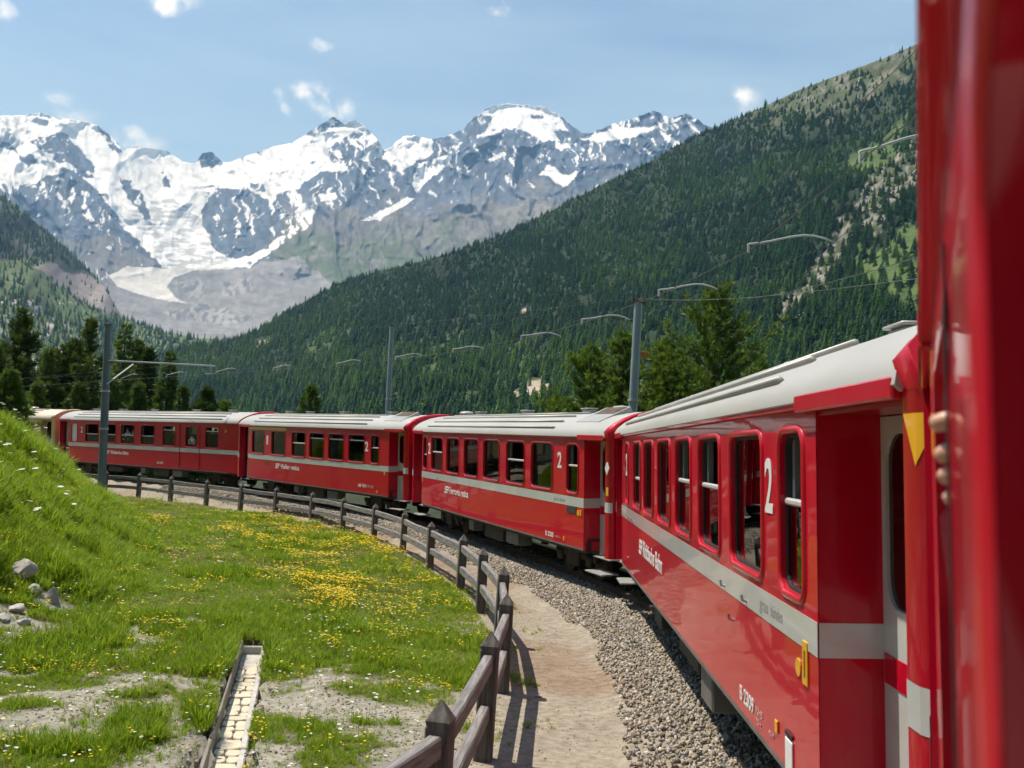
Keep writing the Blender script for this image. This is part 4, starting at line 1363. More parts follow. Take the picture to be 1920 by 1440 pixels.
            MB().box(*sorted((xe, xr)), -y_in + 0.06, y_in - 0.06, 0.9, 0.96).build('vestibule_floor', M['under'], root)
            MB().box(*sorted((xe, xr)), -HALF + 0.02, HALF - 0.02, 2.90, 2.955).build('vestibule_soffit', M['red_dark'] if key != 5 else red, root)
            st = MB()
            st.bbox(*sorted((xe + sx * 0.12, xr - sx * 0.1)), y_in - 0.02, HALF + 0.02, 0.34, 0.375, 0.008)
            st.bbox(*sorted((xe + sx * 0.12, xr - sx * 0.1)), y_in - 0.06, y_in + 0.18, 0.62, 0.65, 0.008)
            st.build('step', M['step'], root)
        else:
            for sgn in (1, -1):
                MB().box(*sorted((xe, xr)), *sorted((sgn * HALF, sgn * (HALF - 0.05))), Z_BOT, Z_EAVE).build('side_panel', red, root)
                if sgn > 0:
                    MB().box(*sorted((xe, xr)), HALF + 0.001, HALF + 0.004, S0, S1).build('stripe', M['stripe'], root)
        # end frame: rounded posts carrying an arch that stands a little proud of the roof
        outl = [(HALF + 0.012, Z_BOT - 0.02), (HALF + 0.012, 2.96)] + [(y * 1.012, z + 0.035) for y, z in ROOF_P[1:]]
        outl = outl + [(-y, z) for y, z in outl[-2::-1]]
        inl = [(y * 0.90, min(z, 2.86) if z > 2.5 else z) for y, z in outl]
        r_c = 0.09
        rings = []
        for fx, shrink in ((xr, 0.0), (xr + sx * (PILLAR - r_c), 0.0), (xr + sx * (PILLAR - r_c * 0.45), 0.022), (xr + sx * (PILLAR - r_c * 0.12), 0.055), (xo, 0.095)):
            rings.append([(fx, y - math.copysign(min(shrink, abs(y)), y) if abs(y) > 1e-6 else y, (z - shrink * 0.8) if z > 2.9 else z) for y, z in outl])
            if len(rings) == 1:          # the arch itself is thinner than the posts
                rings[0] = [(x_ + sx * 0.12 * float(sstep(3.0, 3.3, z)), y, z) for x_, y, z in rings[0]]
        fr = MB()
        fr.loft(rings, closed=False)
        n_ = len(outl)
        ctr = [(y * 0.55, z if z < 2.0 else 2.6) for y, z in outl]
        fr.loft([rings[-1], [(xo + sx * 0.002, y, z) for y, z in ctr]], closed=False)
        fr.loft([rings[0], [(x_, y * 0.80, min(z, 2.9)) for x_, y, z in rings[0]]], closed=False)
        ef = fr.build('end_frame', red, root, angle=60)
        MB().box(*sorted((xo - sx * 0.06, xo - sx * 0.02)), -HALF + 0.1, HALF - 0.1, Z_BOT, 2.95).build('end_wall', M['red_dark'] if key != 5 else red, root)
        st = MB()
        st.loft([[(fx, y + 0.003, z) for z in (S0, S1)] for fx, y in ((xr - sx * 0.0, HALF + 0.012), (xr + sx * (PILLAR - r_c), HALF + 0.012), (xr + sx * (PILLAR - r_c * 0.45), HALF - 0.010), (xr + sx * (PILLAR - r_c * 0.12), HALF - 0.043))], closed=False)
        st.build('stripe', M['stripe'], ef)
        if opts.get('triangle') == sx:
            zt0, zt1 = 2.64, 2.86
            rows = 10
            tr = MB()
            path = [(xr + sx * 0.004, HALF + 0.012), (xr + sx * (PILLAR - r_c), HALF + 0.012), (xr + sx * (PILLAR - r_c * 0.45), HALF - 0.010), (xr + sx * (PILLAR - r_c * 0.12), HALF - 0.043), (xo, HALF - 0.083), (xo + sx * 0.001, HALF - 0.20)]
            pl = np.array(path); cum = np.concatenate([[0], np.cumsum(np.linalg.norm(np.diff(pl, axis=0), axis=1))])
            rings = []
            for i in range(rows + 1):
                f = i / rows
                mid = cum[-1] * 0.33
                a_, b_ = mid - mid * (1 - f) * 0.98, mid + (cum[-1] * 0.70 - mid) * (1 - f)
                rings.append([(float(np.interp(q, cum, pl[:, 0])) + sx * 0.003, float(np.interp(q, cum, pl[:, 1])) + 0.003, zt1 - (zt1 - zt0) * f) for q in np.linspace(a_, b_, 12)])
            tr.loft(rings, closed=False).build('warning_triangle', M['yellow'], ef, smooth=True)
        if opts.get('lamps', True):
            MB().bbox(*sorted((xo + sx * 0.01, xo + sx * 0.06)), HALF - 0.32, HALF - 0.18, 1.05, 1.25, 0.02).build('tail_lamp', M['rubber'], ef)
    # gangway to the next coach
    MB().bbox(e1 + 0.01, e1 + opts.get('gang', 0.55), -0.52, 0.52, 0.95, 2.85, 0.05).build('gangway', M['rubber'], root)
    MB().bbox(e1, e1 + 0.4, -0.14, 0.14, 0.50, 0.72, 0.04).build('coupling', M['under'], root)
    # belt stripe on the long side
    m = MB()
    m.box(x0 + 0.001, x1 - 0.001, HALF + 0.001, HALF + 0.0045, S0, S1)
    if opts.get('stripe', True):
        m.build('stripe', M['stripe'], root)
    # roof
    rf = roof_shell(e0 + PILLAR - 0.03, e1 - PILLAR + 0.03, sy=opts.get('roofw', 1.0)).build('roof', roofm, root, angle=30)
    for xa, xb in ((e0 + 0.06, e0 + PILLAR - 0.025), (e1 - PILLAR + 0.025, e1 - 0.06)):   # crown of the roof runs on under the arch
        cr_ = [(y * 0.985, z - 0.004) for y, z in ROOF_FULL if z > 3.2]
        MB().loft([[(x, y, z) for y, z in cr_] for x in (xa, xb)], closed=False).build('roof_end', roofm, rf, smooth=True)
    rl0, rl1 = x0 + opts.get('rib_in', 0.55), x1 - 0.55
    for yy in (1.29, 1.08, 0.80, 0.45, -0.45, -0.80, -1.08, -1.29):
        zz = roof_z(yy)
        nrm = math.atan2(roof_z(abs(yy) - 0.03) - roof_z(abs(yy) + 0.03), 0.06) * (-1 if yy > 0 else 1)
        ca, sa = math.cos(nrm), math.sin(nrm)
        sec = [(-0.024, -0.01), (-0.020, 0.030), (0, 0.042), (0.020, 0.030), (0.024, -0.01)]
        sec = [(yy + a * ca - b * sa, zz + a * sa + b * ca) for a, b in sec]
        MB().loft([[(x, y, z) for y, z in sec] for x in (rl0, rl1)], caps=True).build('roof_rib', M['roof_rib'] if key != 5 else roofm, rf, smooth=True)
    for (s, yy, kd) in opts.get('vents', ()):
        vent(rf, X(s), yy, kd)
    for s in opts.get('seams', ()):
        MB().loft([[(X(s) + a, y * 1.004, z + 0.006) for y, z in ROOF_FULL] for a in (-0.012, 0.012)], closed=False).build('roof_seam', M['frame_grey'], rf)
    # rain gutter: thin along the panel, deeper over the doorway
    for sgn in (1, -1):
        y0, y1 = sorted((sgn * (HALF - 0.01), sgn * (HALF + opts.get('gutter', 0.045))))
        MB().bbox(x0 - 0.0, x1, y0, y1, 2.945, 2.985, 0.006).build('gutter', red if key != 5 else roofm, rf)
        for a, b, rc in ((e0 + PILLAR, x0 + 0.25, opts.get('near_door', True)), (x1 - 0.25, e1 - PILLAR, opts.get('far_door', True))):
            if rc:
                MB().bbox(a + 0.01, b, y0 - 0.004 * (sgn < 0), y1 + (0.012 if key else 0.002) * (sgn > 0), 2.925, 3.025, 0.01).build('gutter', red if key != 5 else roofm, rf)
    if opts.get('hatch'):
        hx = X(opts['hatch'])
        m = MB()
        zb = lambda y: roof_z(y) - 0.02
        V = []
        for x in (hx - 0.55, hx + 0.55):
            V += [(x, 1.12, zb(1.12)), (x, 0.35, zb(0.35)), (x, 0.40, zb(0.35) + 0.14), (x, 1.10, zb(1.12) + 0.05)]
        m.add(V, [(0, 1, 2, 3), (7, 6, 5, 4), (0, 4, 5, 1), (1, 5, 6, 2), (2, 6, 7, 3), (3, 7, 4, 0)])
        hb = m.build('roof_hatch', M['roof_rib'], rf)
        V = []
        for x in (hx - 0.48, hx + 0.42):
            V += [(x, 0.44, zb(0.35) + 0.142 - 0.008 + 0.004), (x, 1.04, zb(1.12) + 0.062)]
        MB().add(V, [(0, 1, 3, 2)]).build('grille', M['hatch'], hb)
    # underneath
    fr = MB()
    fr.box(x0 - 0.3, x1 + 0.3, -0.95, 0.95, 0.60, 0.88)
    for sgn in (1, -1):
        fr.box(x0, x1, *sorted((sgn * 1.28, sgn * 1.15)), 0.66, 0.90)
    fr.build('underframe', M['under'], root)
    MB().box(x0 + 0.002, x1 - 0.002, HALF + 0.0012, HALF + 0.004, Z_BOT, Z_BOT + 0.035).build('sill_strip', M['undergrey'], root)
    for xc in (x0 + 1.5, x1 - 1.5):
        bogie(root, xc)
    for (s0, s1, ya, yb, za, zb_, mt) in opts.get('boxes', ()):
        MB().bbox(X(s0), X(s1), ya, yb, za, zb_, 0.02).build('equipment_box', M[mt], root)
    # lettering
    for (s, z, body, size, width, mt, bold) in opts.get('texts', ()):
        side_text(root, body, X(s), z, size, M[mt], width, bold)
    for (s, z, h) in opts.get('logo', ()):
        m = MB()
        xx = X(s); w = h * 1.9
        y0 = HALF + 0.002; y1 = HALF + 0.005
        def par(xa, xb, za, zb2, sh):
            k = (za - z) * 0.5; k2 = (zb2 - z) * 0.5
            V = [(xx - xa - k * sh, y, za) for y in (y0, y1)] + [(xx - xb - k * sh, y, za) for y in (y0, y1)] + [(xx - xa - k2 * sh, y, zb2) for y in (y0, y1)] + [(xx - xb - k2 * sh, y, zb2) for y in (y0, y1)]
            m.add(V, [(0, 2, 6, 4), (1, 5, 7, 3), (0, 1, 3, 2), (4, 6, 7, 5), (0, 4, 5, 1), (2, 3, 7, 6)])
        par(0.0, w * 0.80, z, z + h * 0.24, 0.9)
        par(w * 0.05, w * 0.98, z + h * 0.36, z + h * 0.64, 0.9)
        par(w * 0.02, w * 0.98, z + h * 0.76, z + h, 0.9)
        par(w * 0.02, w * 0.12, z + h * 0.64, z + h * 0.76, 0.9)
        par(w * 0.86, w * 0.98, z + h * 0.64, z + h * 0.76, 0.9)
        m.build('emblem', M['white'], root)
    for (s, z, w, h, mt) in opts.get('plates', ()):
        MB().bbox(X(s) - w / 2, X(s) + w / 2, HALF + 0.001, HALF + 0.012, z, z + h, 0.003).build('plate', M[mt], root)
    for (s, z) in opts.get('hooks', ()):
        h_ = MB().tube([(X(s), HALF, z), (X(s), HALF + 0.035, z + 0.01), (X(s), HALF + 0.04, z + 0.05)], 0.011, 6)
        h_.build('hook', M['steel'], root)
    for (s, z, r_) in opts.get('discs', ()):
        m = MB().tube([(X(s), HALF + 0.001, z), (X(s), HALF + 0.008, z)], r_, 16)
        m.build('sticker', M['yellow'], root)
    return root

UND = [(3.9, 4.7, 0.85, 1.22, 0.36, 0.66, 'undergrey'), (5.2, 6.6, 0.75, 1.12, 0.30, 0.66, 'under'), (7.2, 7.6, 0.95, 1.22, 0.38, 0.66, 'undergrey')]
W1 = [(0.27, 0.80, 'o'), (1.30, 2.36, 'f'), (2.84, 3.86, 'o'), (4.36, 5.37, 'o'), (5.84, 6.92, 'f'), (7.45, 8.46, 'f'), (8.93, 9.92, 'b'), (10.72, 11.22, 'w')]
coach1 = make_coach(1, 'large red coach seen steeply along its side, second from the right edge', W1, dict(
    near_end=1.56, triangle=-1, hooks=[(2.62, 1.60), (1.80, 1.60), (2.3, 1.38), (10.4, 1.60), (9.9, 1.60)], discs=[(0.40, 1.43, 0.055)],
    plates=[(0.24, 1.36, 0.10, 0.25, 'yellow'), (0.24, 1.40, 0.045, 0.16, 'rubber'), (0.62, 0.745, 0.16, 0.20, 'white'), (0.62, 0.96, 0.17, 0.03, 'rubber'), (0.93, 0.90, 0.06, 0.08, 'yellow')],
    vents=[(1.4, 0.25, 1), (4.6, 0.15, 0), (7.8, 0.15, 1), (10.6, 0.15, 0)],
    rib_in=0.9, boxes=[(3.75, 4.35, 0.9, 1.24, 0.28, 0.68, 'undergrey'), (5.2, 6.6, 0.75, 1.12, 0.30, 0.66, 'under'), (7.6, 8.4, 0.85, 1.2, 0.34, 0.66, 'under')],
    logo=[(9.16, 1.20, 0.21)],
    texts=[(8.60, 1.21, 'Rhätische Bahn', 0.30, 2.05, 'white', 0.006), (1.20, 2.30, '2', 0.50, 0.21, 'white', 0.010), (11.2, 2.30, '2', 0.50, 0.21, 'white', 0.010),
           (1.38, 1.615, 'grau', 0.125, 0.24, 'greyink', 0.0), (1.06, 1.615, 'bünden', 0.125, 0.30, 'greyink', 0.0),
           (2.06, 0.84, 'B 2309', 0.15, 0.46, 'white', 0.003), (1.53, 0.87, 'RhB', 0.07, 0.2, 'pale', 0.0), (1.53, 0.80, '25 t', 0.06, 0.16, 'pale', 0.0), (1.16, 0.83, '48 Pl', 0.05, 0.14, 'pale', 0.0)]))
W2 = [(0.30, 0.84, 'o'), (1.62, 2.82, 'f'), (3.28, 4.44, 'o'), (4.97, 6.14, 'f'), (6.61, 7.76, 'f'), (8.26, 9.40, 'f'), (9.86, 10.96, 'o'), (11.50, 11.88, 'b')]
coach2 = make_coach(2, 'red coach in mid curve with a brown roof hatch at its near end', W2, dict(
    hooks=[(10.2, 1.6)], discs=[(0.26, 1.45, 0.06)], plates=[(0.58, 1.42, 0.46, 0.135, 'under'), (0.13, 1.40, 0.07, 0.12, 'yellow'), (0.95, 0.82, 0.07, 0.08, 'yellow'), (11.95, 1.42, 0.08, 0.14, 'yellow')],
    vents=[(11.4, 0.1, 0), (10.0, 0.1, 1), (6.2, 0.1, 1), (2.4, 0.1, 1), (1.0, 0.0, 0)], hatch=0.35, rib_in=1.6, boxes=UND,
    logo=[(9.58, 1.24, 0.20)],
    texts=[(9.05, 1.25, 'Ferrovia retica', 0.26, 1.70, 'white', 0.006), (1.34, 2.32, '2', 0.46, 0.22, 'white', 0.010), (11.35, 2.32, '2', 0.46, 0.24, 'white', 0.010),
           (1.50, 1.62, 'grau', 0.12, 0.25, 'greyink', 0.0), (1.18, 1.62, 'bünden', 0.12, 0.28, 'greyink', 0.0),
           (1.95, 0.83, 'B 2305', 0.14, 0.44, 'white', 0.003), (1.4, 0.84, 'RhB 21 t', 0.07, 0.3, 'pale', 0.0)]))
W3 = [(0.70, 1.22, 'o'), (1.71, 2.87, 't'), (3.27, 4.44, 't'), (4.86, 6.04, 't'), (6.45, 7.63, 'o'), (8.30, 9.60, 'f'), (10.40, 11.62, 'f')]
coach3 = make_coach(3, 'red coach with a yellow band above its far windows and white numerals 1 and 2', W3, dict(
    hooks=[(3.3, 1.6), (2.5, 1.6)], plates=[(10.1, 2.812, 3.85, 0.105, 'firstclass'), (10.0, 1.44, 0.6, 0.12, 'red_dark'), (0.25, 1.45, 0.09, 0.1, 'yellow'), (0.75, 0.80, 0.09, 0.09, 'yellow')],
    vents=[(1.9, 0.1, 1), (5.6, 0.1, 1), (8.6, 0.1, 1), (10.6, 0.1, 1)], hatch=0.2, rib_in=1.6, boxes=UND,
    wz0=1.82, wz1=2.755, logo=[(9.2, 1.27, 0.19)],
    texts=[(8.66, 1.28, 'Viafier retica', 0.25, 1.75, 'white', 0.006), (10.12, 2.22, '1', 0.50, 0.16, 'white', 0.012), (1.66, 2.22, '2', 0.46, 0.24, 'white', 0.012),
           (2.1, 0.95, 'AB 1541', 0.16, 0.6, 'white', 0.004), (1.4, 0.95, 'RhB', 0.14, 0.4, 'pale', 0.0)]))
W4 = [(0.79, 1.81, 't'), (2.51, 3.45, 'f'), (4.38, 5.45, 't'), (6.25, 7.46, 'b'), (8.13, 9.40, 'b'), (9.96, 11.10, 'b'), (11.71, 13.08, 'b'), (14.02, 14.61, 'w')]
coach4 = make_coach(4, 'red coach behind the leftmost mast with a sliding luggage door and bicycle sign', W4, dict(
    near_door=False, vents=[(1.5, 0.1, 1), (4.5, 0.1, 1), (8.3, 0.1, 1), (11.5, 0.1, 1), (14.2, 0.1, 1)], seams=[7.6], hatch=None, boxes=UND + [(9.4, 10.8, 0.85, 1.2, 0.36, 0.62, 'under')],
    logo=[(10.9, 1.25, 0.19)], wz0=1.83, wz1=2.78,
    plates=[(0.2, 2.55, 0.12, 0.14, 'yellow')],
    texts=[(10.35, 1.27, 'Rhätische Bahn', 0.24, 1.75, 'white', 0.006), (13.62, 2.32, '2', 0.44, 0.24, 'white', 0.012), (5.9, 0.93, 'BD 2475', 0.14, 0.55, 'white', 0.004)]))
# sliding luggage door of that coach: a raised panel with grooves and a bicycle on its window
L4 = POSE[4][3]
ld = MB()
for xx in (2.28, 3.95):
    ld.bbox(xx - L4 / 2 - 0.02, xx - L4 / 2 + 0.02, HALF + 0.002, HALF + 0.02, 0.80, 2.90, 0.006)
ld.bbox(2.28 - L4 / 2, 3.95 - L4 / 2, HALF + 0.002, HALF + 0.02, 0.80, 0.84, 0.006)
ld.build('luggage_door_rail', M['red_dark'], coach4)
bk = MB()
bx = 2.98 - L4 / 2
for cx in (-0.16, 0.16):
    bk.tube([(bx + cx + 0.11 * math.cos(g), HALF - 0.036, 2.08 + 0.11 * math.sin(g)) for g in np.linspace(0, 2 * math.pi, 17)], 0.013, 5)
for p, q in (((-0.16, 2.08), (-0.07, 2.26)), ((-0.07, 2.26), (0.08, 2.24)), ((0.08, 2.24), (0.0, 2.08)), ((0.0, 2.08), (-0.07, 2.26)), ((0.0, 2.08), (0.16, 2.08)), ((0.16, 2.08), (0.08, 2.24)), ((-0.07, 2.26), (-0.08, 2.32)), ((0.08, 2.24), (0.09, 2.30))):
    bk.tube([(bx - p[0], HALF - 0.036, p[1]), (bx - q[0], HALF - 0.036, q[1])], 0.013, 5)
bk.build('bicycle_sign', M['white'], coach4)
W5 = [(1.0, 1.7, 'f'), (2.6, 3.6, 'f'), (4.6, 5.6, 'f'), (6.6, 7.6, 'f'), (8.6, 9.6, 'f')]
coach5 = make_coach(5, 'cream yellow vintage coach half hidden behind the grass bank', W5, dict(paint=M['cream'], roof=M['creamroof'], stripe=False, vents=[(2.0, 0.3, 0)], lamps=False))
W0 = [(11.2, 11.7, 'f'), (9.62, 10.7, 'o')]
# the coach the picture is taken from: its windows run on behind the camera
W0 = [(0.3, 0.8, 'f'), (1.6, 2.8, 'f'), (3.3, 4.4, 'f'), (4.9, 6.1, 'f'), (6.5, 7.6, 'f'), (8.35, 9.66, 'o'), (10.30, 11.3, 'o')]
coach0 = make_coach(0, 'blurred red coach at the right edge whose gleaming side fills the border', W0, dict(vents=[(6, 0.1, 0)], gang=0.35, gutter=0.026, proud=0.10, proud_near=0.45, roofw=0.972))

MB().box(10.255 - POSE[0][3] / 2, 10.285 - POSE[0][3] / 2, HALF + 0.002, HALF + 0.0045, 0.80, 2.86).build('dark_gap_strip', M['rubber'], coach0)  # dark strip painted in for the shaded slit of a door gap

# ------------------------------------------------------------------ wooden fence
def on_ground_top(px, py, h):
    """stand of a post whose top shows at px, py"""
    d = ray(px, py)
    Y = 10.0
    for _ in range(30):
        zt = float(base_z(np.array(Y))) + h
        t = (zt - CAM[2]) / d[2]
        Y = 0.5 * Y + 0.5 * d[1] * t
    p = CAM + d * ((float(base_z(np.array(Y))) + h - CAM[2]) / d[2])
    return np.array([p[0], p[1], float(base_z(np.array(p[1])))])
POST_H = 1.15
tops = [(830, 1312), (920, 1184), (952, 1113), (944, 1062), (908, 1027), (869, 1002), (811, 978), (760, 958), (705, 944), (646, 932), (587, 922), (520, 913), (454, 906), (390, 899), (323, 892), (263, 886), (200, 882)]
posts = [on_ground_top(x, y, POST_H) for x, y in tops]
d01 = posts[0] - posts[1]
posts = [posts[0] + np.array([-0.75, -2.1, 0.02]), *posts]
posts.append(posts[-1] + (posts[-1] - posts[-2]))
fence = empty('wooden_fence', posts[4])
tag(fence, 'weathered two-rail timber fence with pointed posts following the railway curve', 'fence')
f0 = np.array(posts[4])
POSTS = posts
def post_mesh(w, seed):
    r = random.Random(seed)
    m = MB()
    h = POST_H
    rings = []
    for z, k in ((-0.5, 1.0), (h - 0.17, 1.0), (h - 0.155, 0.94), (h - 0.12, 1.02), (h, 0.08)):
        hw = w / 2 * k
        c = 0.012
        rings.append([(x * hw + sx * c * 0, y * hw, z + r.uniform(-.004, .004)) for x, y, sx in ((-1, -0.86, 0), (-0.86, -1, 0), (0.86, -1, 0), (1, -0.86, 0), (1, 0.86, 0), (0.86, 1, 0), (-0.86, 1, 0), (-1, 0.86, 0))])
    return m.loft(rings, caps=True)
for i, p in enumerate(posts):
    q = posts[min(i + 1, len(posts) - 1)] - posts[max(i - 1, 0)]
    ang = math.atan2(q[1], q[0]) + random.uniform(-0.06, 0.06)
    o = post_mesh(0.165, i).build('post', M['post_wood'], fence)
    o.location = p - f0
    o.rotation_euler = (random.uniform(-0.015, 0.015), random.uniform(-0.015, 0.015), ang)
for i in range(len(posts) - 1):
    a, b = posts[i], posts[i + 1]
    t = (b - a) / np.linalg.norm(b - a)
    nrm = np.array([-t[1], t[0], 0])
    for hz in (0.86, 0.44):
        pa = a + t * 0.06 + np.array([0, 0, hz + random.uniform(-.015, .015)]) - f0
        pb = b - t * 0.06 + np.array([0, 0, hz + random.uniform(-.015, .015)]) - f0
        L = np.linalg.norm(pb - pa)
        m = MB()
        # slightly bowed squared rail
        rings = []
        bow = random.uniform(-0.02, 0.02)
        for k in range(6):
            f = k / 5
            x = L * f
            w, h = 0.045 * (1 + random.uniform(-.06, .06)), 0.075 * (1 + random.uniform(-.06, .06))
            oz = bow * math.sin(math.pi * f)
            rings.append([(x, yy * w, zz * h + oz) for yy, zz in ((-1, -0.8), (-0.75, -1), (0.75, -1), (1, -0.8), (1, 0.8), (0.75, 1), (-0.75, 1), (-1, 0.8))])
        o = m.loft(rings, caps=True).build('rail', M['rail_wood'], fence)
        o.location = pa
        dv = pb - pa
        o.rotation_euler = Vector(dv).to_track_quat('X', 'Z').to_euler()

# ------------------------------------------------------------------ drain channel with stone floor
ch = empty('stone_drain', (CH_A[0], CH_A[1], float(base_z(np.array(CH_A[1])))))
ch.rotation_euler = (math.atan(-0.0), 0, math.atan2(CH_T[1], CH_T[0]))
tag(ch, 'stone paved drain channel with a timber left side cutting through the meadow', 'drain')
zf = -0.20
# local x runs along the drain towards the camera, local y to its left hand (the meadow's right)
MB().box(-0.05, CH_L, -0.17, 0.17, zf - 0.1, zf - 0.02).build('bed', M['mortar'], ch)
rd = random.Random(4)
x = 0.75
rows = []
while x < CH_L - 0.1:
    ln = rd.uniform(0.16, 0.34)
    n = rd.choice((1, 1, 2, 2, 2))
    cuts = [-0.132, 0.132] if n == 1 else [-0.132, rd.uniform(-0.04, 0.04), 0.132]
    for a, b in zip(cuts[:-1], cuts[1:]):
        g = 0.005
        cx, cy = x + ln / 2, (a + b) / 2
        pts = []
        for k in range(9):
            an = 2 * math.pi * k / 9 + 0.35
            ux, uy = math.cos(an), math.sin(an)
            q = 1 / max(abs(ux), abs(uy))
            q = 1 + (q - 1) * 0.92
            pts.append((cx + ux * q * (ln / 2 - g) * rd.uniform(0.93, 1.03), cy + uy * q * ((b - a) / 2 - g) * rd.uniform(0.94, 1.02)))
        h = rd.uniform(-0.004, 0.012)
        tl = rd.uniform(-0.02, 0.02)
        V = [(px, py, zf - 0.04) for px, py in pts] + [(px, py, zf + h + (py - cy) * tl) for px, py in pts] + [(cx + (px - cx) * 0.93, cy + (py - cy) * 0.93, zf + h + 0.010 + (py - cy) * tl) for px, py in pts]
        Fc = []
        for k in range(9):
            for l in (0, 9):
                Fc.append((l + k, l + (k + 1) % 9, l + 9 + (k + 1) % 9, l + 9 + k))
        Fc.append(tuple(18 + k for k in range(9)))
        MB().add(V, Fc).build('stone_slab', M['slab'], ch)
    x += ln
MB().bbox(0.02, 0.73, -0.134, 0.134, zf - 0.05, zf + 0.004, 0.006).build('concrete_slab', M['kerb'], ch)
# pale kerb on the right side (towards the railway), timber on the left
x = 0.0
while x < CH_L:
    ln = min(rd.uniform(0.9, 1.4), CH_L - x)
    MB().bbox(x + 0.004, x + ln - 0.004, 0.138, 0.200, zf - 0.1, 0.018 + rd.uniform(-0.015, 0.015), 0.012).build('kerb_stone', M['kerb'], ch)
    x += ln
for k, zc in enumerate((-0.155, -0.060)):
    x = 0.0
    while x < CH_L:
        ln = min(rd.uniform(1.6, 2.4), CH_L - x)
        MB().bbox(x + 0.004, x + ln - 0.004, -0.172 + rd.uniform(-.008, .008), -0.140, zc - 0.046, zc + 0.046 + rd.uniform(-.012, .012), 0.006).build('plank', M['plank'], ch)
        x += ln
x = 0.15
while x < CH_L:
    MB().bbox(x, x + 0.06, -0.215, -0.182, zf - 0.2, 0.05, 0.006).build('stake', M['plank'], ch)
    x += 1.3
MB().bbox(-0.05, 0.01, -0.17, 0.16, zf - 0.1, -0.09, 0.01).build('head_stone', M['kerb'], ch)

# ------------------------------------------------------------------ boulders and stones in the meadow
def rock_mesh(seed, n=2):
    import bmesh
    bm = bmesh.new()
    bmesh.ops.create_icosphere(bm, subdivisions=3, radius=1.0)
    r = np.random.default_rng(seed)
    planes = [(lambda v: v / np.linalg.norm(v))(r.normal(size=3)) for _ in range(9)]
    offs = 0.42 + 0.36 * r.random(9)
    co = np.array([v.co for v in bm.verts])
    for p, o_ in zip(planes, offs):
        d = co @ p
        co = np.where((d > o_)[:, None], co - np.outer(d - o_, p) * 0.92, co)
    nn = fbm(co[:, 0] * 2.2 + seed, co[:, 1] * 2.2, co[:, 2] * 2.2, octv=4, seed=seed)
    co = co * (1 + (nn - 0.5) * 0.30)[:, None]
    for v, c in zip(bm.verts, co):
        v.co = c
    me = bpy.data.meshes.new('boulder')
    bm.to_mesh(me); bm.free()
    me.materials.append(M['boulder'])
    me.polygons.foreach_set('use_smooth', [True] * len(me.polygons))
    me.set_sharp_from_angle(angle=R(32))
    return me
def ground_hit(px, py):
    d = ray(px, py)
    t = np.linspace(3, 60, 6000)
    P = CAM + d[None] * t[:, None]
    gz = ground_z(P[:, 0], P[:, 1], False)
    k = np.argmax(P[:, 2] < gz)
    return P[k], t[k]
stones = [(42, 1072, 46, 44, 'largest pale boulder lodged in the grass bank at the left edge'),
          (98, 1118, 34, 34, 'dark sided boulder below and right of the largest one'),
          (62, 1105, 26, 18, 'pinkish stone wedged between the two biggest boulders'),
          (30, 1140, 28, 20, 'flat grey stone in the grass beneath the boulders'),
          (6, 1158, 24, 18, 'stone cut off by the left edge below the boulders'),
          (46, 1166, 22, 14, 'low stone at the top of the bare gravel, below the boulders'),
          (85, 1062, 18, 16, 'small shaded stone right of the largest boulder'),
          (165, 1100, 14, 16, 'narrow stone half hidden in tall grass right of the boulders'),
          (192, 1095, 12, 10, 'small grey stone beside the narrow one in the grass'),
          (412, 1053, 16, 8, 'flat white stone in the meadow, left of the flower carpet'),
          (458, 1066, 16, 8, 'low white stone in the meadow, right of the flat one'),
          (472, 1143, 9, 9, 'round pale stone standing alone above the drain'),
          (342, 1176, 9, 5, 'flat chip of white stone in the grass left of the drain'),
          (698, 1182, 14, 5, 'flat pale stone in thin grass below the flowers'),
          (715, 1175, 10, 4, 'thin pale stone touching the flat one below the flowers'),
          (400, 1380, 12, 16, 'rounded stone leaning on the timber side of the drain'),
          (350, 1432, 14, 16, 'reddish stone beside the shrub at the bottom edge'),
          (240, 1232, 7, 5, 'lone small stone on the gravelly meadow'),
          (1010, 1306, 14, 5, 'flat grey stone on the path beside the fence')]
for k, (px, py, w, h, lab) in enumerate(stones):
    p, t = ground_hit(px, py + h * 0.3)
    o = link('boulder' if w > 15 else 'stone', rock_mesh(500 + k))
    sx = w * t / F_PX * 0.62
    o.scale = (sx, sx * random.uniform(0.7, 1.0), h * t / F_PX * 0.62)
    o.location = p + np.array([0, 0, h * t / F_PX * 0.24])
    o.rotation_euler = (random.uniform(-.2, .2), random.uniform(-.2, .2), random.uniform(0, 6.28))
    tag(o, lab, 'boulder' if w > 15 else 'stone')

# ------------------------------------------------------------------ grass, flowers
def tuft(name, seed, blades, hgt, lean, wid, mat, spread=0.05):
    r = np.random.default_rng(seed)
    V, Fa, T = [], [], []
    for b in range(blades):
        a = r.random() * 6.283
        dr = np.array([math.cos(a), math.sin(a), 0]); sd = np.array([-math.sin(a), math.cos(a), 0])
        h = hgt * (0.5 + 0.6 * r.random()); l = lean * (0.2 + r.random()) * h
        b0 = dr * spread * r.random()
        w = wid * (0.6 + 0.8 * r.random())
        t = r.random()
        o = len(V)
        p1 = b0 + dr * l * 0.25 + np.array([0, 0, h * 0.55])
        p2 = b0 + dr * l + np.array([0, 0, h * (1 - 0.35 * l / h)])
        V += [b0 - sd * w, b0 + sd * w, p1 + sd * w * 0.8, p1 - sd * w * 0.8, p2]
        Fa += [(o, o + 1, o + 2), (o, o + 2, o + 3), (o + 3, o + 2, o + 4)]
        T += [t * 0.4, t * 0.4, t, t, t]
    return np_mesh(name, np.array(V), Fa, M[mat], False, {'tint': T})
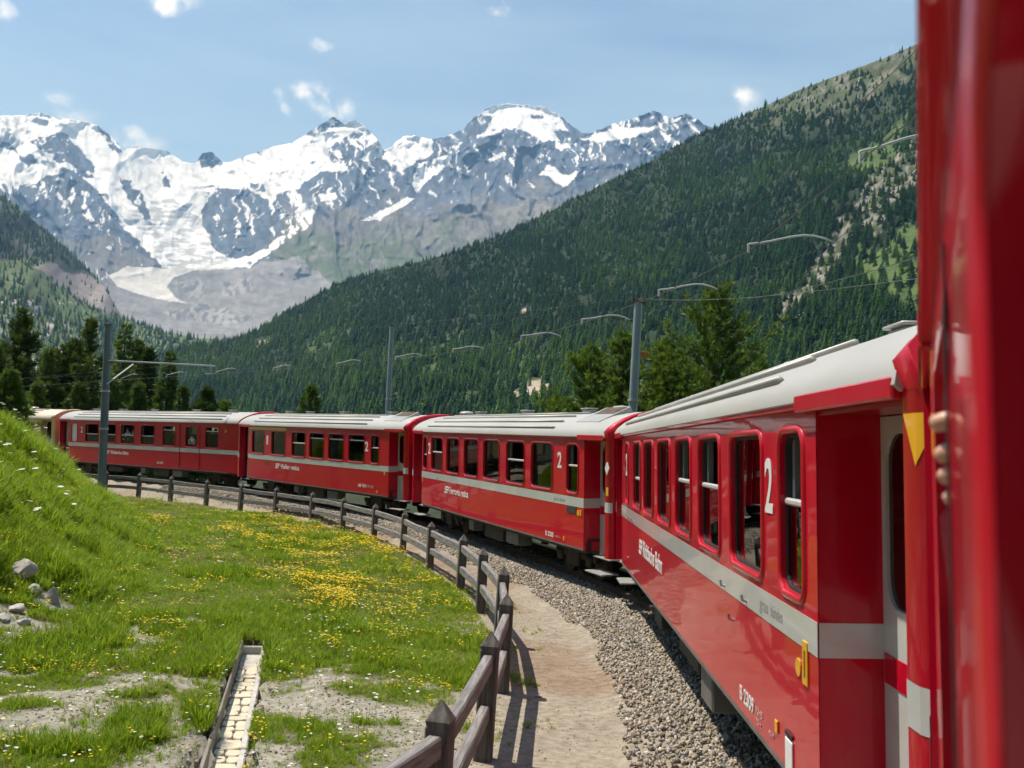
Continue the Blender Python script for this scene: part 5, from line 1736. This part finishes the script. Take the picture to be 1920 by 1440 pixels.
GRASS = [tuft('grass_shape', s, 16, 0.16, 0.7, 0.0045, 'grass', 0.06) for s in range(4)] + [tuft('grass_shape', 20 + s, 18, 0.30, 0.55, 0.005, 'grass', 0.08) for s in range(3)] \
    + [tuft('grass_shape', 30 + s, 14, 0.13, 0.9, 0.004, 'drygrass', 0.07) for s in range(2)] + [tuft('grass_shape', 40 + s, 11, 0.08, 1.4, 0.011, 'grass', 0.07) for s in range(2)]
def scatter_meadow(n, seed, ylo=4.5, yhi=46.0):
    r = np.random.default_rng(seed)
    # denser near the camera: sample distance so that the tufts cover the picture evenly
    y = ylo * (yhi / ylo) ** (r.random(n))
    half = 0.60 * y + 2.5
    x = -half + r.random(n) * (half + 2.5)
    return x, y, r
x, y, r3 = scatter_meadow(280000, 71)
td, fd, pathm, stony, n1, n2 = cover(x, y)
u_ = (x - CH_A[0]) * CH_T[0] + (y - CH_A[1]) * CH_T[1]
w_ = (x - CH_A[0]) * CH_N[0] + (y - CH_A[1]) * CH_N[1]
inch = (u_ > -0.12) & (u_ < CH_L + 0.4) & (np.abs(w_) < 0.205)
fx = np.array([p[0] for p in POSTS]); fy = np.array([p[1] for p in POSTS])
fence_x = np.interp(y, fy, fx)
dens = (1 - 0.66 * stony) * (0.55 + 0.45 * sstep(0.3, 0.6, n1)) + 0.25 * sstep(0, 2, fd)
dens = np.where(x > fence_x - 0.05, dens * 0.0, dens)
dens = np.where(inch, 0, dens)
# thin scruffy grass at the foot of the fence and a few blades on the path
dens = np.where((x > fence_x - 0.05) & (x < fence_x + 0.25), 0.10 * (n2 > 0.5), dens)
dens = np.where((x > fence_x + 0.25) & (td > 2.6) & (n2 > 0.64), 0.10, dens)
dens = dens * np.clip((y / 14.0) ** 0.55, 0.65, 1.25)
kp = (r3.random(len(x)) < dens) & (td > 2.4)
x, y, td, fd, stony, n1, n2 = (q[kp] for q in (x, y, td, fd, stony, n1, n2))
z = ground_z(x, y)
n = len(x)
kind = r3.integers(0, 4, n)
tall = (fd > -0.3) | (n1 > 0.60)
kind = np.where(tall & (r3.random(n) < 0.5), 4 + r3.integers(0, 3, n), kind)
kind = np.where(r3.random(n) < 0.10 + 0.35 * stony, 7 + r3.integers(0, 2, n), kind)
kind = np.where(r3.random(n) < 0.12, 9 + r3.integers(0, 2, n), kind)
dryness = sstep(0.42, 0.62, fbm(x * 0.30, y * 0.30, octv=4, seed=333)) * (fd < -0.5) * sstep(15, 20, y) + 0.4 * sstep(0.45, 0.6, n2) * (y < 14)
kind = np.where(r3.random(n) < dryness * 0.7, 7 + r3.integers(0, 2, n), kind)
sc_ = (0.65 + 0.7 * r3.random(n)) * (1.0 - 0.48 * stony) * (0.75 + 0.55 * sstep(-0.5, 1.5, fd)) * (0.75 + 0.5 * n1)
clump = sstep(0.52, 0.66, fbm(x * 0.9, y * 0.9, octv=3, seed=335))
sc_ = sc_ * np.clip((y / 16.0) ** 0.35, 0.8, 1.5) * (0.58 + 0.42 * clump)
rot = np.stack([(r3.random(n) - .5) * .3, (r3.random(n) - .5) * .3, r3.random(n) * 6.283], 1)
o = instancer('meadow_grass', np.stack([x, y, z - 0.01], 1), rot, np.stack([sc_ * 1.15, sc_ * 1.15, sc_], 1), kind, GRASS)
tag(o, 'bright green grass of the meadow and the bank', 'grass', None, 'stuff')
print('grass', n)
def flower(name, seed, mat, rad, hgt, heads=1):
    r = np.random.default_rng(seed)
    V, Fa, T = [], [], []
    mats = []
    for q in range(heads):
        ox, oy = (r.random(2) - 0.5) * (0.10 if heads > 1 else 0.0)
        h = hgt * (0.75 + 0.5 * r.random())
        n = 7
        o = len(V)
        V.append((ox, oy, h + 0.004)); T.append(r.random())
        tl = (r.random(2) - 0.5) * 0.5
        for k in range(n):
            g = 6.283 * k / n
            rr_ = rad * (0.8 + 0.4 * r.random())
            V.append((ox + rr_ * math.cos(g), oy + rr_ * math.sin(g), h + rr_ * (tl[0] * math.cos(g) + tl[1] * math.sin(g)) + 0.006)); T.append(r.random())
        for k in range(n):
            Fa.append((o, o + 1 + k, o + 1 + (k + 1) % n)); mats.append(0)
        o = len(V)
        V += [(ox - 0.0025, oy, 0), (ox + 0.0025, oy, 0), (ox, oy, h)]; T += [0.3] * 3
        Fa.append((o, o + 1, o + 2)); mats.append(1)
    me = np_mesh(name, np.array(V), Fa, M[mat], False, {'tint': T})
    me.materials.append(M['grass'])
    me.polygons.foreach_set('material_index', np.array(mats, np.int32))
    return me
FLOW = [flower('flower_shape', s, 'flower', 0.0135, 0.14, 3) for s in range(4)]
WFL = [flower('white_flower_shape', s, 'wflower', 0.016, 0.16, 2) for s in range(2)] + [flower('umbel_shape', 5, 'wflower', 0.05, 0.62, 1)]
x, y, r4 = scatter_meadow(120000, 91, 5.0, 44)
td, fd, pathm, stony, n1, n2 = cover(x, y)
z = ground_z(x, y)
px, py, dep = project(np.stack([x, y, z], -1))
fn = fbm(x * 0.5, y * 0.5, octv=4, seed=401); fn2 = fbm(x * 1.3, y * 1.3, octv=3, seed=405)
wxx = (fn - 0.5) * 160; wyy = (fn2 - 0.5) * 70
a_main = in_poly(px + wxx * 0.5, py + wyy, [(400, 985), (520, 965), (640, 985), (760, 1040), (745, 1065), (640, 1060), (560, 1040), (440, 1025)])
a_low = in_poly(px + wxx * 0.4, py + wyy, [(560, 1100), (660, 1080), (690, 1120), (650, 1175), (570, 1165)])
a_mid = in_poly(px + wxx, py + wyy, [(420, 1000), (700, 1000), (860, 1110), (800, 1180), (560, 1180), (480, 1120)])
a_bank = in_poly(px + wxx * 0.3, py + wyy * 0.5, [(55, 940), (98, 940), (100, 985), (60, 985)])
p_ = 0.012 + 0.45 * a_main * sstep(0.42, 0.55, fn2) + 0.60 * a_low * sstep(0.42, 0.55, fn2) + 0.16 * a_mid * sstep(0.42, 0.6, fn2) + 0.10 * a_bank
p_ = p_ + 0.25 * in_poly(px, py, [(220, 925), (270, 925), (330, 990), (260, 990)]) * sstep(0.5, 0.6, fn2)
p_ = p_ + 0.20 * sstep(0.66, 0.72, fn2) * (y > 9)
fence_x = np.interp(y, fy, fx)
kp = (r4.random(len(x)) < p_ * (1 - 0.7 * stony)) & (x < fence_x - 0.15) & ~((((x - CH_A[0]) * CH_T[0] + (y - CH_A[1]) * CH_T[1]) > -0.1) & (np.abs((x - CH_A[0]) * CH_N[0] + (y - CH_A[1]) * CH_N[1]) < 0.21))
xf, yf, zf_ = x[kp], y[kp], z[kp]
n = len(xf)
s_ = 0.8 + 0.6 * r4.random(n)
s_ = s_ * np.clip(yf / 16, 0.75, 1.6)
o = instancer('yellow_flowers', np.stack([xf, yf, zf_], 1), np.stack([np.zeros(n), np.zeros(n), r4.random(n) * 6.283], 1), np.stack([s_, s_, np.minimum(s_, 1.3)], 1), r4.integers(0, 4, n), FLOW)
tag(o, 'carpet of small yellow flowers in the meadow', 'flowers', None, 'stuff')
kp = (r4.random(len(x)) < 0.006 + 0.03 * sstep(0.6, 0.7, fn)) & (x < fence_x - 0.2) & (td > 4)
xf, yf, zf_, fdf = x[kp], y[kp], z[kp], fd[kp]
n = len(xf)
s_ = 0.8 + 0.5 * r4.random(n)
pk = np.where((fdf > 1.2) & (r4.random(n) < 0.5), 2, r4.integers(0, 2, n))
o = instancer('white_flowers', np.stack([xf, yf, zf_], 1), np.stack([np.zeros(n), np.zeros(n), r4.random(n) * 6.283], 1), np.stack([s_, s_, s_], 1), pk, WFL)
tag(o, 'scattered small white flowers in the grass', 'flowers', None, 'stuff')
# pebbles on the stony ground
x, y, r5 = scatter_meadow(60000, 95, 4.5, 17)
td, fd, pathm, stony, n1, n2 = cover(x, y)
fence_x = np.interp(y, fy, fx)
kp = (r5.random(len(x)) < 0.75 * stony + 0.02) & (x < fence_x) & (td > 2.4)
x, y = x[kp], y[kp]
z = ground_z(x, y)
n = len(x)
s_ = 0.006 + 0.018 * r5.random(n) ** 2.5
o = instancer('meadow_pebbles', np.stack([x, y, z], 1), r5.random((n, 3)) * 6.283, np.stack([s_, s_, s_], 1), r5.integers(0, 8, n), BAL)
tag(o, 'small pale pebbles on the bare patches of the meadow', 'pebbles', None, 'stuff')

# ------------------------------------------------------------------ trees beside the line
def needle_tree(seed, h, rad, mat, kind='pine', dens=1.0, trunk_vis=0.12, lean=0.0, tuftlen=0.26):
    """trunk and crown of a conifer: whorled limbs carrying tufts of needles"""
    r = np.random.default_rng(seed)
    tk = MB()
    lx = [(lean * h * (q ** 1.3), r.normal() * 0.02 * h * q * 0.5) for q in (0, .25, .5, .75, 1)]
    tk.tube([(lx[i][0], lx[i][1], h * q) for i, q in enumerate((0, .25, .5, .75, 0.97))], [0.026 * h, 0.020 * h, 0.014 * h, 0.008 * h, 0.002 * h], 8)
    V, Fa, T = [], [], []
    z = trunk_vis * h
    cnt = 0
    C, Dn, Tn = [], [], []
    while z < h * 0.985:
        q = z / h
        if kind == 'pine':
            prof = rad * min(1.0, ((1.03 - q) / 0.46) ** 0.85) * (0.6 + 0.4 * min(1, (q - trunk_vis + 0.05) / 0.2)) * (0.95 + 0.16 * math.sin(q * 23 + seed))
        else:
            prof = rad * (1.03 - q) ** 0.85 * (0.7 + 0.3 * min(1, (q - trunk_vis + 0.05) / 0.15))
        nb_ = int(r.integers(4, 7))
        ph0 = r.random() * 6.283
        for b in range(nb_):
            ph = ph0 + 6.283 * b / nb_ + r.normal() * 0.25
            ln = prof * ((0.40 + 0.75 * r.random()) if kind == 'pine' else (0.55 + 0.6 * r.random()))
            up0 = (0.55 if kind == 'pine' else 0.05) * (0.4 + 0.9 * q) + r.normal() * 0.12 - (0.15 if kind != 'pine' else 0)
            dr = np.array([math.cos(ph), math.sin(ph), 0])
            base = np.array([np.interp(q, (0, .25, .5, .75, 1), [l[0] for l in lx]), np.interp(q, (0, .25, .5, .75, 1), [l[1] for l in lx]), z])
            def pt(f):
                return base + dr * ln * f + np.array([0, 0, ln * (up0 * f + (0.35 if kind == 'pine' else 0.22) * f * f - 0.18 * f)])
            if ln > 0.25 * rad and r.random() < 0.5:
                tk.tube([pt(0), pt(0.45), pt(0.9)], [0.006 * h * (1 - q) + 0.008, 0.004 * h * (1 - q) + 0.006, 0.004], 4, caps=False)
            nt_ = max(3, int(ln / tuftlen * 3.4 * dens))
            for k in range(nt_):
                f = 0.22 + 0.80 * (k + r.random()) / nt_
                side = np.array([-math.sin(ph), math.cos(ph), 0])
                c = pt(f) + side * r.normal() * 0.17 * ln * (0.35 + f * 0.65) * 0.9 + np.array([0, 0, r.normal() * 0.05 * ln])
                C.append(c)
                dd = dr * (0.55 + f * 0.4) + np.array([0, 0, 1.1 if kind == 'pine' else 0.25]) + r.normal(size=3) * 0.35
                Dn.append(dd / np.linalg.norm(dd))
                Tn.append(np.clip(0.05 + 0.55 * f * r.random() ** 0.7 + 0.45 * r.random() ** 1.5, 0, 1))
        z += h * (0.030 + 0.018 * r.random()) * (1.15 - 0.45 * q)
    C, Dn, Tn = np.array(C), np.array(Dn), np.array(Tn)
    nb2 = 9 if kind == 'pine' else 8
    m = len(C)
    # needles: narrow triangles fanned round each tuft's direction
    aux = np.cross(Dn, np.array([0.3, 0.5, 0.81])); aux /= np.linalg.norm(aux, axis=1, keepdims=True)
    bux = np.cross(Dn, aux)
    Vs, Ts = [], []
    for k in range(nb2):
        g = 6.283 * k / nb2 + r.random(m) * 0.8
        sp = (0.35 + 0.75 * r.random(m)) if k else np.zeros(m)
        e_ = Dn + (np.cos(g) * sp)[:, None] * aux + (np.sin(g) * sp)[:, None] * bux
        e_ /= np.linalg.norm(e_, axis=1, keepdims=True)
        L_ = tuftlen * (0.65 + 0.6 * r.random(m))
        s_ = np.cross(e_, r.normal(size=(m, 3))); s_ /= np.linalg.norm(s_, axis=1, keepdims=True)
        w_ = tuftlen * (0.10 if kind == 'pine' else 0.085)
        Vs.append(np.stack([C - s_ * w_ * 0.5, C + e_ * L_[:, None] * 0.55 - s_ * w_, C + e_ * L_[:, None], C + e_ * L_[:, None] * 0.55 + s_ * w_], 1))
        tt = np.clip(Tn + (r.random(m) - 0.5) * 0.25, 0, 1)
        Ts.append(np.repeat(tt[:, None], 4, 1))
    Vv = np.concatenate(Vs, 0).reshape(-1, 3); Tt = np.concatenate(Ts, 0).ravel()
    q4 = np.arange(len(Vv)).reshape(-1, 4)
    crown = np_mesh('crown', Vv, q4, M[mat], False, {'tint': Tt})
    return tk.mesh('trunk', M['bark'], True), crown
def plant_tree(name, label, px_c, py_top, Y, width_px, kind, seed, base_drop=None, dens=1.4, lean=0.0, group=None, tl=0.26):
    top = at(px_c, py_top, Y)
    gz = float(ground_z(np.array([top[0]]), np.array([top[1]]), False)[0])
    h = top[2] - gz
    rad = width_px / 2 * Y / F_PX * 1.5
    tk, cr = needle_tree(seed, h, rad, ('darkpine' if Y > 55 else 'pine') if kind == 'pine' else 'larch', kind, dens, 0.10, lean, tl)
    t = empty(name, (top[0], top[1], gz - 0.05))
    link('trunk', tk, t); link('crown', cr, t)
    tag(t, label, 'tree', group)
    return t
plant_tree('stone_pine', 'tallest dark stone pine, behind and right of the mast at the centre right', 1345, 548, 40, 205, 'pine', 11, dens=1.35, tl=0.27)
plant_tree('stone_pine', 'stone pine directly left of the right hand mast', 1172, 622, 43, 95, 'pine', 12, dens=1.3, tl=0.27)
plant_tree('stone_pine', 'broad stone pine two left of the right hand mast', 1110, 648, 45, 110, 'pine', 13, dens=1.3, tl=0.27)
plant_tree('stone_pine', 'stone pine filling the gap right of the right hand mast', 1252, 640, 41, 110, 'pine', 14, dens=1.3, tl=0.27)
plant_tree('stone_pine', 'low stone pine by the nearest coach roof, right of the tallest pine', 1425, 662, 44, 80, 'pine', 15, dens=1.3, tl=0.27)
plant_tree('stone_pine', 'small pine top peeping over the middle coach roof', 1038, 744, 48, 50, 'pine', 16, dens=1.3, tl=0.27)
plant_tree('stone_pine', 'columnar dark stone pine standing tall near the left edge', 44, 582, 72, 64, 'pine', 21, tl=0.42)
plant_tree('stone_pine', 'bushy dark stone pine left of the leftmost mast', 140, 640, 70, 86, 'pine', 22, tl=0.42)
plant_tree('stone_pine', 'slim dark stone pine touching the left side of the leftmost mast', 172, 600, 74, 52, 'pine', 23, tl=0.42)
plant_tree('larch', 'pale green larch right of the leftmost mast', 238, 606, 72, 84, 'larch', 24, tl=0.40)
plant_tree('stone_pine', 'small dark pine between two pale larches', 282, 652, 74, 40, 'pine', 25, tl=0.42)
plant_tree('larch', 'loose pale larch with a bare lower trunk, left of the middle', 320, 654, 70, 70, 'larch', 26, tl=0.40)
plant_tree('larch', 'pale larch between the two dark pines at the left', 92, 655, 68, 60, 'larch', 27, tl=0.40)
plant_tree('stone_pine', 'dark pine cut by the left edge of the picture', -12, 640, 66, 60, 'pine', 28, tl=0.42)
plant_tree('stone_pine', 'small stone pine with brownish tips above the leftmost red coach', 390, 732, 66, 50, 'pine', 29, tl=0.40)
plant_tree('larch', 'yellowish green larch above the coach with the yellow band', 585, 722, 62, 86, 'larch', 30, tl=0.40)
plant_tree('larch', 'young light green larch above the cream coach at the left edge', 22, 690, 42, 80, 'larch', 31, tl=0.26)
plant_tree('larch', 'low larch foliage under the loose larch at the left', 262, 716, 64, 60, 'larch', 32, tl=0.36)
plant_tree('larch', 'low green larch just above the roof of the leftmost red coach', 215, 705, 62, 60, 'larch', 33, tl=0.36)

plant_tree('stone_pine', 'dark pine behind the gap between the two left hand pines', 108, 668, 80, 70, 'pine', 34, tl=0.44)
plant_tree('larch', 'broad low larch above the cream coach', 70, 715, 60, 70, 'larch', 35, tl=0.36)
plant_tree('larch', 'low larch thicket left of the leftmost mast', 150, 715, 60, 80, 'larch', 36, tl=0.36)
plant_tree('stone_pine', 'dark pine behind the pale larch right of the leftmost mast', 258, 640, 82, 70, 'pine', 37, tl=0.44)
plant_tree('larch', 'low bushy larch right of the loose larch', 345, 722, 64, 56, 'larch', 38, tl=0.36)
plant_tree('larch', 'low larch right of the small brownish pine', 425, 748, 64, 60, 'larch', 39, tl=0.36)

# ------------------------------------------------------------------ overhead line
def mast(label, top, bot, Ytop, wid_px, mat, arm=None, ybase=None):
    b = at(bot[0], bot[1], Ytop)
    t = at(top[0], top[1], Ytop)
    gz = float(ground_z(np.array([b[0]]), np.array([b[1]]), False)[0]) - 0.3
    dirv = (t - b) / (t[2] - b[2])
    foot = b + dirv * (gz - b[2])
    root = empty('catenary_mast', foot)
    r = wid_px / 2 * Ytop / F_PX
    loc = lambda p: np.array(p) - foot
    MB().tube([(0, 0, 0), loc(t)], [r * 1.12, r * 0.92], 12).build('pole', mat, root, angle=40)
    MB().tube([loc(t) - dirv * 0.02, loc(t) + dirv * 0.05], r * 1.02, 12).build('cap', M['mast_cap'], root)
    for q in (0.42, 0.63):
        c = loc(t) * q
        MB().tube([c - dirv * 0.04, c + dirv * 0.04], r * 1.22, 12).build('clamp', M['tube'], root)
    tag(root, label, 'mast')
    return root, t, r, foot
ml, tl_, rl_, fl_ = mast('dark steel mast with a horizontal bracket arm in front of the leftmost red coach', (203, 610), (191, 900), 41.5, 14, M['mast'])
L_ = lambda p: np.array(p) - fl_
a0 = at(203, 676, 41.3); a1 = at(403, 686, 45.5); b0 = at(200, 720, 41.3); b1 = at(250, 683, 42.3)
MB().tube([L_(a0), L_(a1)], 0.035, 8).build('bracket_arm', M['tube'], ml)
MB().tube([L_(b0), L_(b1)], 0.030, 8).build('brace', M['tube'], ml)
MB().tube([L_(at(396, 687, 45.3)), L_(at(396, 700, 45.3)), L_(at(385, 701, 45.2))], 0.02, 6).build('drop_bracket', M['tube'], ml)
MB().tube([L_(at(206, 677, 41.4)), L_(at(216, 677, 41.6))], 0.07, 10).build('insulator', M['insul'], ml)
mm, tm_, rm_, fm_ = mast('slim grey mast rising behind the coach with the yellow band', (735, 612), (727, 775), 45.5, 9.5, M['mast_grey'])
mr_, tr_, rr_2, fr_ = mast('grey mast with an orange sign among the stone pines behind the middle coach', (1197, 568), (1187, 760), 33.5, 17, M['mast_grey'])
sg = at(1208, 665, 33.6) - fr_
MB().bbox(sg[0] - 0.14, sg[0] + 0.14, sg[1] - 0.01, sg[1] + 0.01, sg[2] - 0.10, sg[2] + 0.10, 0.004).build('sign', M['orange'], mr_)
for q in (-0.17, 0.17):
    e_ = tr_ - fr_
    MB().tube([e_ + np.array([q, 0, 0.0]), e_ + np.array([q, 0, 0.16])], 0.05, 8).build('insulator', M['insul'], mr_)

line = empty('overhead_line', at(1093, 598, 20.2))
tag(line, 'overhead contact wire with curved steady arms above the train', 'overhead wire')
l0 = np.array(line.location)
arms = [((1618, 283), (1775, 262), 8.6), ((1407, 457), (1565, 455), 12.4), ((1238, 543), (1345, 542), 16.3), ((1093, 598), (1180, 599), 20.3), ((979, 629), (1052, 631), 24.2), ((851, 654), (907, 654), 28.6),
        ((742, 669), (792, 667), 33.0), ((633, 681), (676, 677), 37.0), ((513, 690), (546, 686), 41.0), ((406, 697), (442, 692), 44.5), ((313, 703), (348, 699), 48.0), ((228, 709), (258, 702), 51.5)]
cw, pw = [], []
for (xa, ya), (xb, yb), Y in arms:
    A, B = at(xa, ya, Y), at(xb, yb, Y + 0.12)
    pts = []
    for f in np.linspace(0, 1, 9):
        p = A + (B - A) * f
        p[2] += 0.10 * np.linalg.norm(B - A) * math.sin(math.pi * f ** 1.6) * 0.9
        pts.append(p - l0)
    pts = [A - l0 - np.array([0.02, 0, 0.06]), A - l0 - np.array([0.03, 0, 0.01])] + pts
    MB().tube(pts, 0.013, 7).build('steady_arm', M['tube'], line, smooth=True)
    MB().tube([A - l0 - np.array([0.02, 0, 0.03]), A - l0 - np.array([0.02, 0, 0.11])], 0.018, 6).build('wire_clamp', M['tube'], line)
    cw.append(A - l0 - np.array([0.02, 0, 0.09])); pw.append(B - l0)
def wire(pts, r, name, sag=0.0, n=10):
    out = []
    for a, b in zip(pts[:-1], pts[1:]):
        for f in np.linspace(0, 1, n, endpoint=False):
            p = a + (b - a) * f
            out.append(p - np.array([0, 0, sag * 4 * f * (1 - f)]))
    out.append(pts[-1])
    MB().tube(out, r, 5).build(name, M['wire'], line)
ext = cw[0] + (cw[0] - cw[1]) * 2.5
wire([ext] + cw + [cw[-1] + (cw[-1] - cw[-2]) * 4], 0.0065, 'contact_wire', 0.01)
# pull-off wires from the arms to the masts outside the curve, and the feeder on the mast tops
hi = [p + np.array([0, 0, 0.55]) for p in cw]
wire([hi[0] + (hi[0] - hi[1]) * 2.5] + hi + [hi[-1] + (hi[-1] - hi[-2]) * 4], 0.004, 'messenger_wire', 0.03)
wire([pw[0] + (pw[0] - pw[1]) * 2.0] + pw + [pw[-1] + (pw[-1] - pw[-2]) * 4], 0.0032, 'pull_off_wire', 0.0)
feed = [at(-60, 680, 78) - l0, at(470, 634, 60) - l0, tm_ - l0 + np.array([0, 0, 0.05]), tr_ - l0 + np.array([-0.17, 0, 0.16]), at(1420, 558, 20) - l0, at(1760, 470, 8) - l0]
wire(feed, 0.005, 'feeder_wire', 0.05)
wire([tr_ - l0 + np.array([0.17, 0, 0.16]), at(1330, 562, 26) - l0, at(1740, 520, 9) - l0], 0.0045, 'return_wire', 0.04)
for pm_, ref in ((at(1190, 598, 33.4), 3), (at(731, 672, 45.4), 6)):
    MB().tube([pm_ - l0, pw[ref]], 0.0045, 5).build('stay_wire', M['wire'], line)

# white diamond on the near end frame of the mid-curve coach
L2 = POSE[2][3]
xq = -L2 / 2 - END + 0.115
MB().add([(xq + a, HALF + 0.016 + c, 2.40 + b) for c in (0, 0.02) for a, b in ((0, -0.12), (0.085, 0), (0, 0.12), (-0.085, 0))],
         [(0, 1, 2, 3), (7, 6, 5, 4), (0, 4, 5, 1), (1, 5, 6, 2), (2, 6, 7, 3), (3, 7, 4, 0)]).build('diamond_plate', M['white'], coach2)
MB().bbox(xq - 0.05, xq + 0.05, HALF + 0.014, HALF + 0.022, 1.88, 2.04, 0.003).build('plate', M['firstclass'], coach2)
# ------------------------------------------------------------------ people
def skin_mesh(name, verts, edges, radii, root, sub=2):
    me = bpy.data.meshes.new(name)
    me.from_pydata([tuple(v) for v in verts], edges, [])
    o = bpy.data.objects.new(name, me)
    COL.objects.link(o)
    md = o.modifiers.new('skin', 'SKIN'); md.use_smooth_shade = True
    for i, sv in enumerate(me.skin_vertices[0].data):
        rr_ = radii[i]
        sv.radius = (rr_, rr_) if not hasattr(rr_, '__len__') else rr_
        sv.use_root = (i == root)
    ms = o.modifiers.new('sub', 'SUBSURF'); ms.levels = sub; ms.render_levels = sub
    bpy.context.view_layer.update()
    ev = o.evaluated_get(bpy.context.evaluated_depsgraph_get())
    out = bpy.data.meshes.new_from_object(ev)
    bpy.data.objects.remove(o)
    out.polygons.foreach_set('use_smooth', [True] * len(out.polygons))
    return out
# hand of a passenger in the next window of the coach at the right edge: fingers reach out over the sill edge
M0 = np.array(MAT[0]); M0i = np.linalg.inv(M0)
L0 = POSE[0][3]
hw = empty('person')
hw.matrix_world = MAT[0]
tag(hw, 'hand of a passenger, fingers reaching out of the blurred coach at the right edge', 'person')
def loc0(px, py, Y):
    p = at(px, py, Y)
    return (M0i @ np.array([*p, 1]))[:3]
hand_v, hand_e, hand_r = [], [], []
tips = [((1744, 798), 0.0130, 0.092), ((1754, 858), 0.0130, 0.085), ((1759, 898), 0.0120, 0.080), ((1769, 938), 0.0108, 0.065)]
YH = 1.16
kn = []
for (tx, ty), r_, ln in tips:
    kn.append(loc0(tx, ty, YH))
palm_c = np.mean(kn, 0) + np.array([0.01, -0.135, -0.02])
wrist = palm_c + np.array([0.02, -0.10, -0.06])
elbow = wrist + np.array([0.02, -0.16, -0.22])
hand_v += [wrist, palm_c, elbow]; hand_e += [(0, 1), (0, 2)]; hand_r += [(0.030, 0.022), (0.040, 0.018), (0.042, 0.038)]
palm = skin_mesh('palm', hand_v, hand_e, hand_r, 0)
palm.materials.append(M['skin'])
link('palm', palm, hw)
for k, ((tx, ty), r_, ln) in enumerate(tips):
    tip = kn[k]
    base = palm_c + np.array([0.005, 0.035, 0.045 - 0.028 * k])
    m1 = base + (tip - base) * 0.42 + np.array([-0.010, 0.0, 0.016])
    m2 = base + (tip - base) * 0.76 + np.array([-0.012, 0.004, 0.012])
    fm = skin_mesh('finger', [base, m1, m2, tip], [(0, 1), (1, 2), (2, 3)], [r_ * 1.12, r_ * 1.05, r_ * 0.98, r_ * 0.82], 0)
    fm.materials.append(M['skin'])
    link('finger', fm, hw)
th0 = palm_c + np.array([-0.02, -0.02, 0.045]); th1 = th0 + np.array([-0.03, 0.02, 0.035]); th2 = th1 + np.array([-0.012, 0.035, 0.012])
tm = skin_mesh('thumb', [th0, th1, th2], [(0, 1), (1, 2)], [0.014, 0.012, 0.010], 0)
tm.materials.append(M['skin']); link('thumb', tm, hw)
# two passengers at an open window of the leftmost red coach, one at the next
def passenger(label, s, facing, shirt, hgt=1.66, lean=0.0, y=1.05):
    root = empty('person')
    root.matrix_world = MAT[4] @ Matrix.Translation((s - L4 / 2, y, 0.97)) @ Matrix.Rotation(facing, 4, 'Z')
    k = hgt / 1.7
    V = [(0, 0, 0.95), (0.02, 0, 1.18), (0.04 + lean, 0, 1.38), (0.05 + lean, 0, 1.47), (0.07 + lean, 0, 1.56), (0.075 + lean, 0, 1.66),
         (0.04 + lean, 0.19, 1.38), (0.10, 0.25, 1.14), (0.28, 0.16, 1.10), (0.04 + lean, -0.19, 1.38), (0.10, -0.25, 1.14), (0.28, -0.16, 1.10),
         (0, 0.10, 0.88), (0.02, 0.11, 0.48), (0, 0.11, 0.05), (0.0, -0.10, 0.88), (0.02, -0.11, 0.48), (0, -0.11, 0.05)]
    E_ = [(0, 1), (1, 2), (2, 3), (3, 4), (4, 5), (2, 6), (6, 7), (7, 8), (2, 9), (9, 10), (10, 11), (0, 12), (12, 13), (13, 14), (0, 15), (15, 16), (16, 17)]
    Rr = [(0.16, 0.12), (0.14, 0.11), (0.15, 0.11), 0.055, (0.085, 0.075), (0.075, 0.07), 0.065, 0.045, 0.032, 0.065, 0.045, 0.032, 0.09, 0.065, 0.045, 0.09, 0.065, 0.045]
    me = skin_mesh('body', [(a * k, b * k, c * k) for a, b, c in V], E_, Rr, 0)
    me.materials.append(M['skin']); me.materials.append(shirt)
    mi = [1 if me.polygons[i].center.z < 1.42 * k else 0 for i in range(len(me.polygons))]
    me.polygons.foreach_set('material_index', np.array(mi, np.int32))
    link('body', me, root)
    hm = MB()
    rings = [[((0.06 + lean) * k + rr_ * math.cos(g) - 0.012, rr_ * math.sin(g), z_ * k) for g in np.linspace(0, 6.283, 12, endpoint=False)] for z_, rr_ in ((1.58, 0.086), (1.64, 0.097), (1.70, 0.085), (1.735, 0.05), (1.745, 0.01))]
    hm.loft(rings, caps=True).build('hair', M['hair'], root, smooth=True)
    tag(root, label, 'person')
passenger('passenger in a white shirt at an open window of the leftmost red coach', 9.05, R(100), M['shirt_w'], 1.66, 0.05)
passenger('passenger in a blue shirt right of the one in white', 8.48, R(80), M['shirt_b'], 1.60, 0.04)
passenger('passenger in dark clothes seen at the window right of the two others', 7.05, R(-80), M['shirt_b'], 1.62, 0.0, 0.2)

# ------------------------------------------------------------------ mountain haze
HZ = MB().box(-9500, 9500, -1700, 11500, -60, 3300)
hz = HZ.mesh('haze')
hm_ = bpy.data.materials.new('haze')
hm_.use_nodes = True
t = hm_.node_tree
t.nodes.clear()
ou = node(t, 'ShaderNodeOutputMaterial'); pv_ = node(t, 'ShaderNodeVolumePrincipled')
pv_.inputs['Color'].default_value = (0.30, 0.58, 1.0, 1)
pv_.inputs['Absorption Color'].default_value = (1, 1, 1, 1)
pv_.inputs['Density'].default_value = 7.0e-5
pv_.inputs['Anisotropy'].default_value = 0.1
t.links.new(pv_.outputs[0], ou.inputs['Volume'])
hz.materials.append(hm_)
tag(link('haze', hz), 'thin blue mountain haze in the air', 'haze', None, 'stuff')
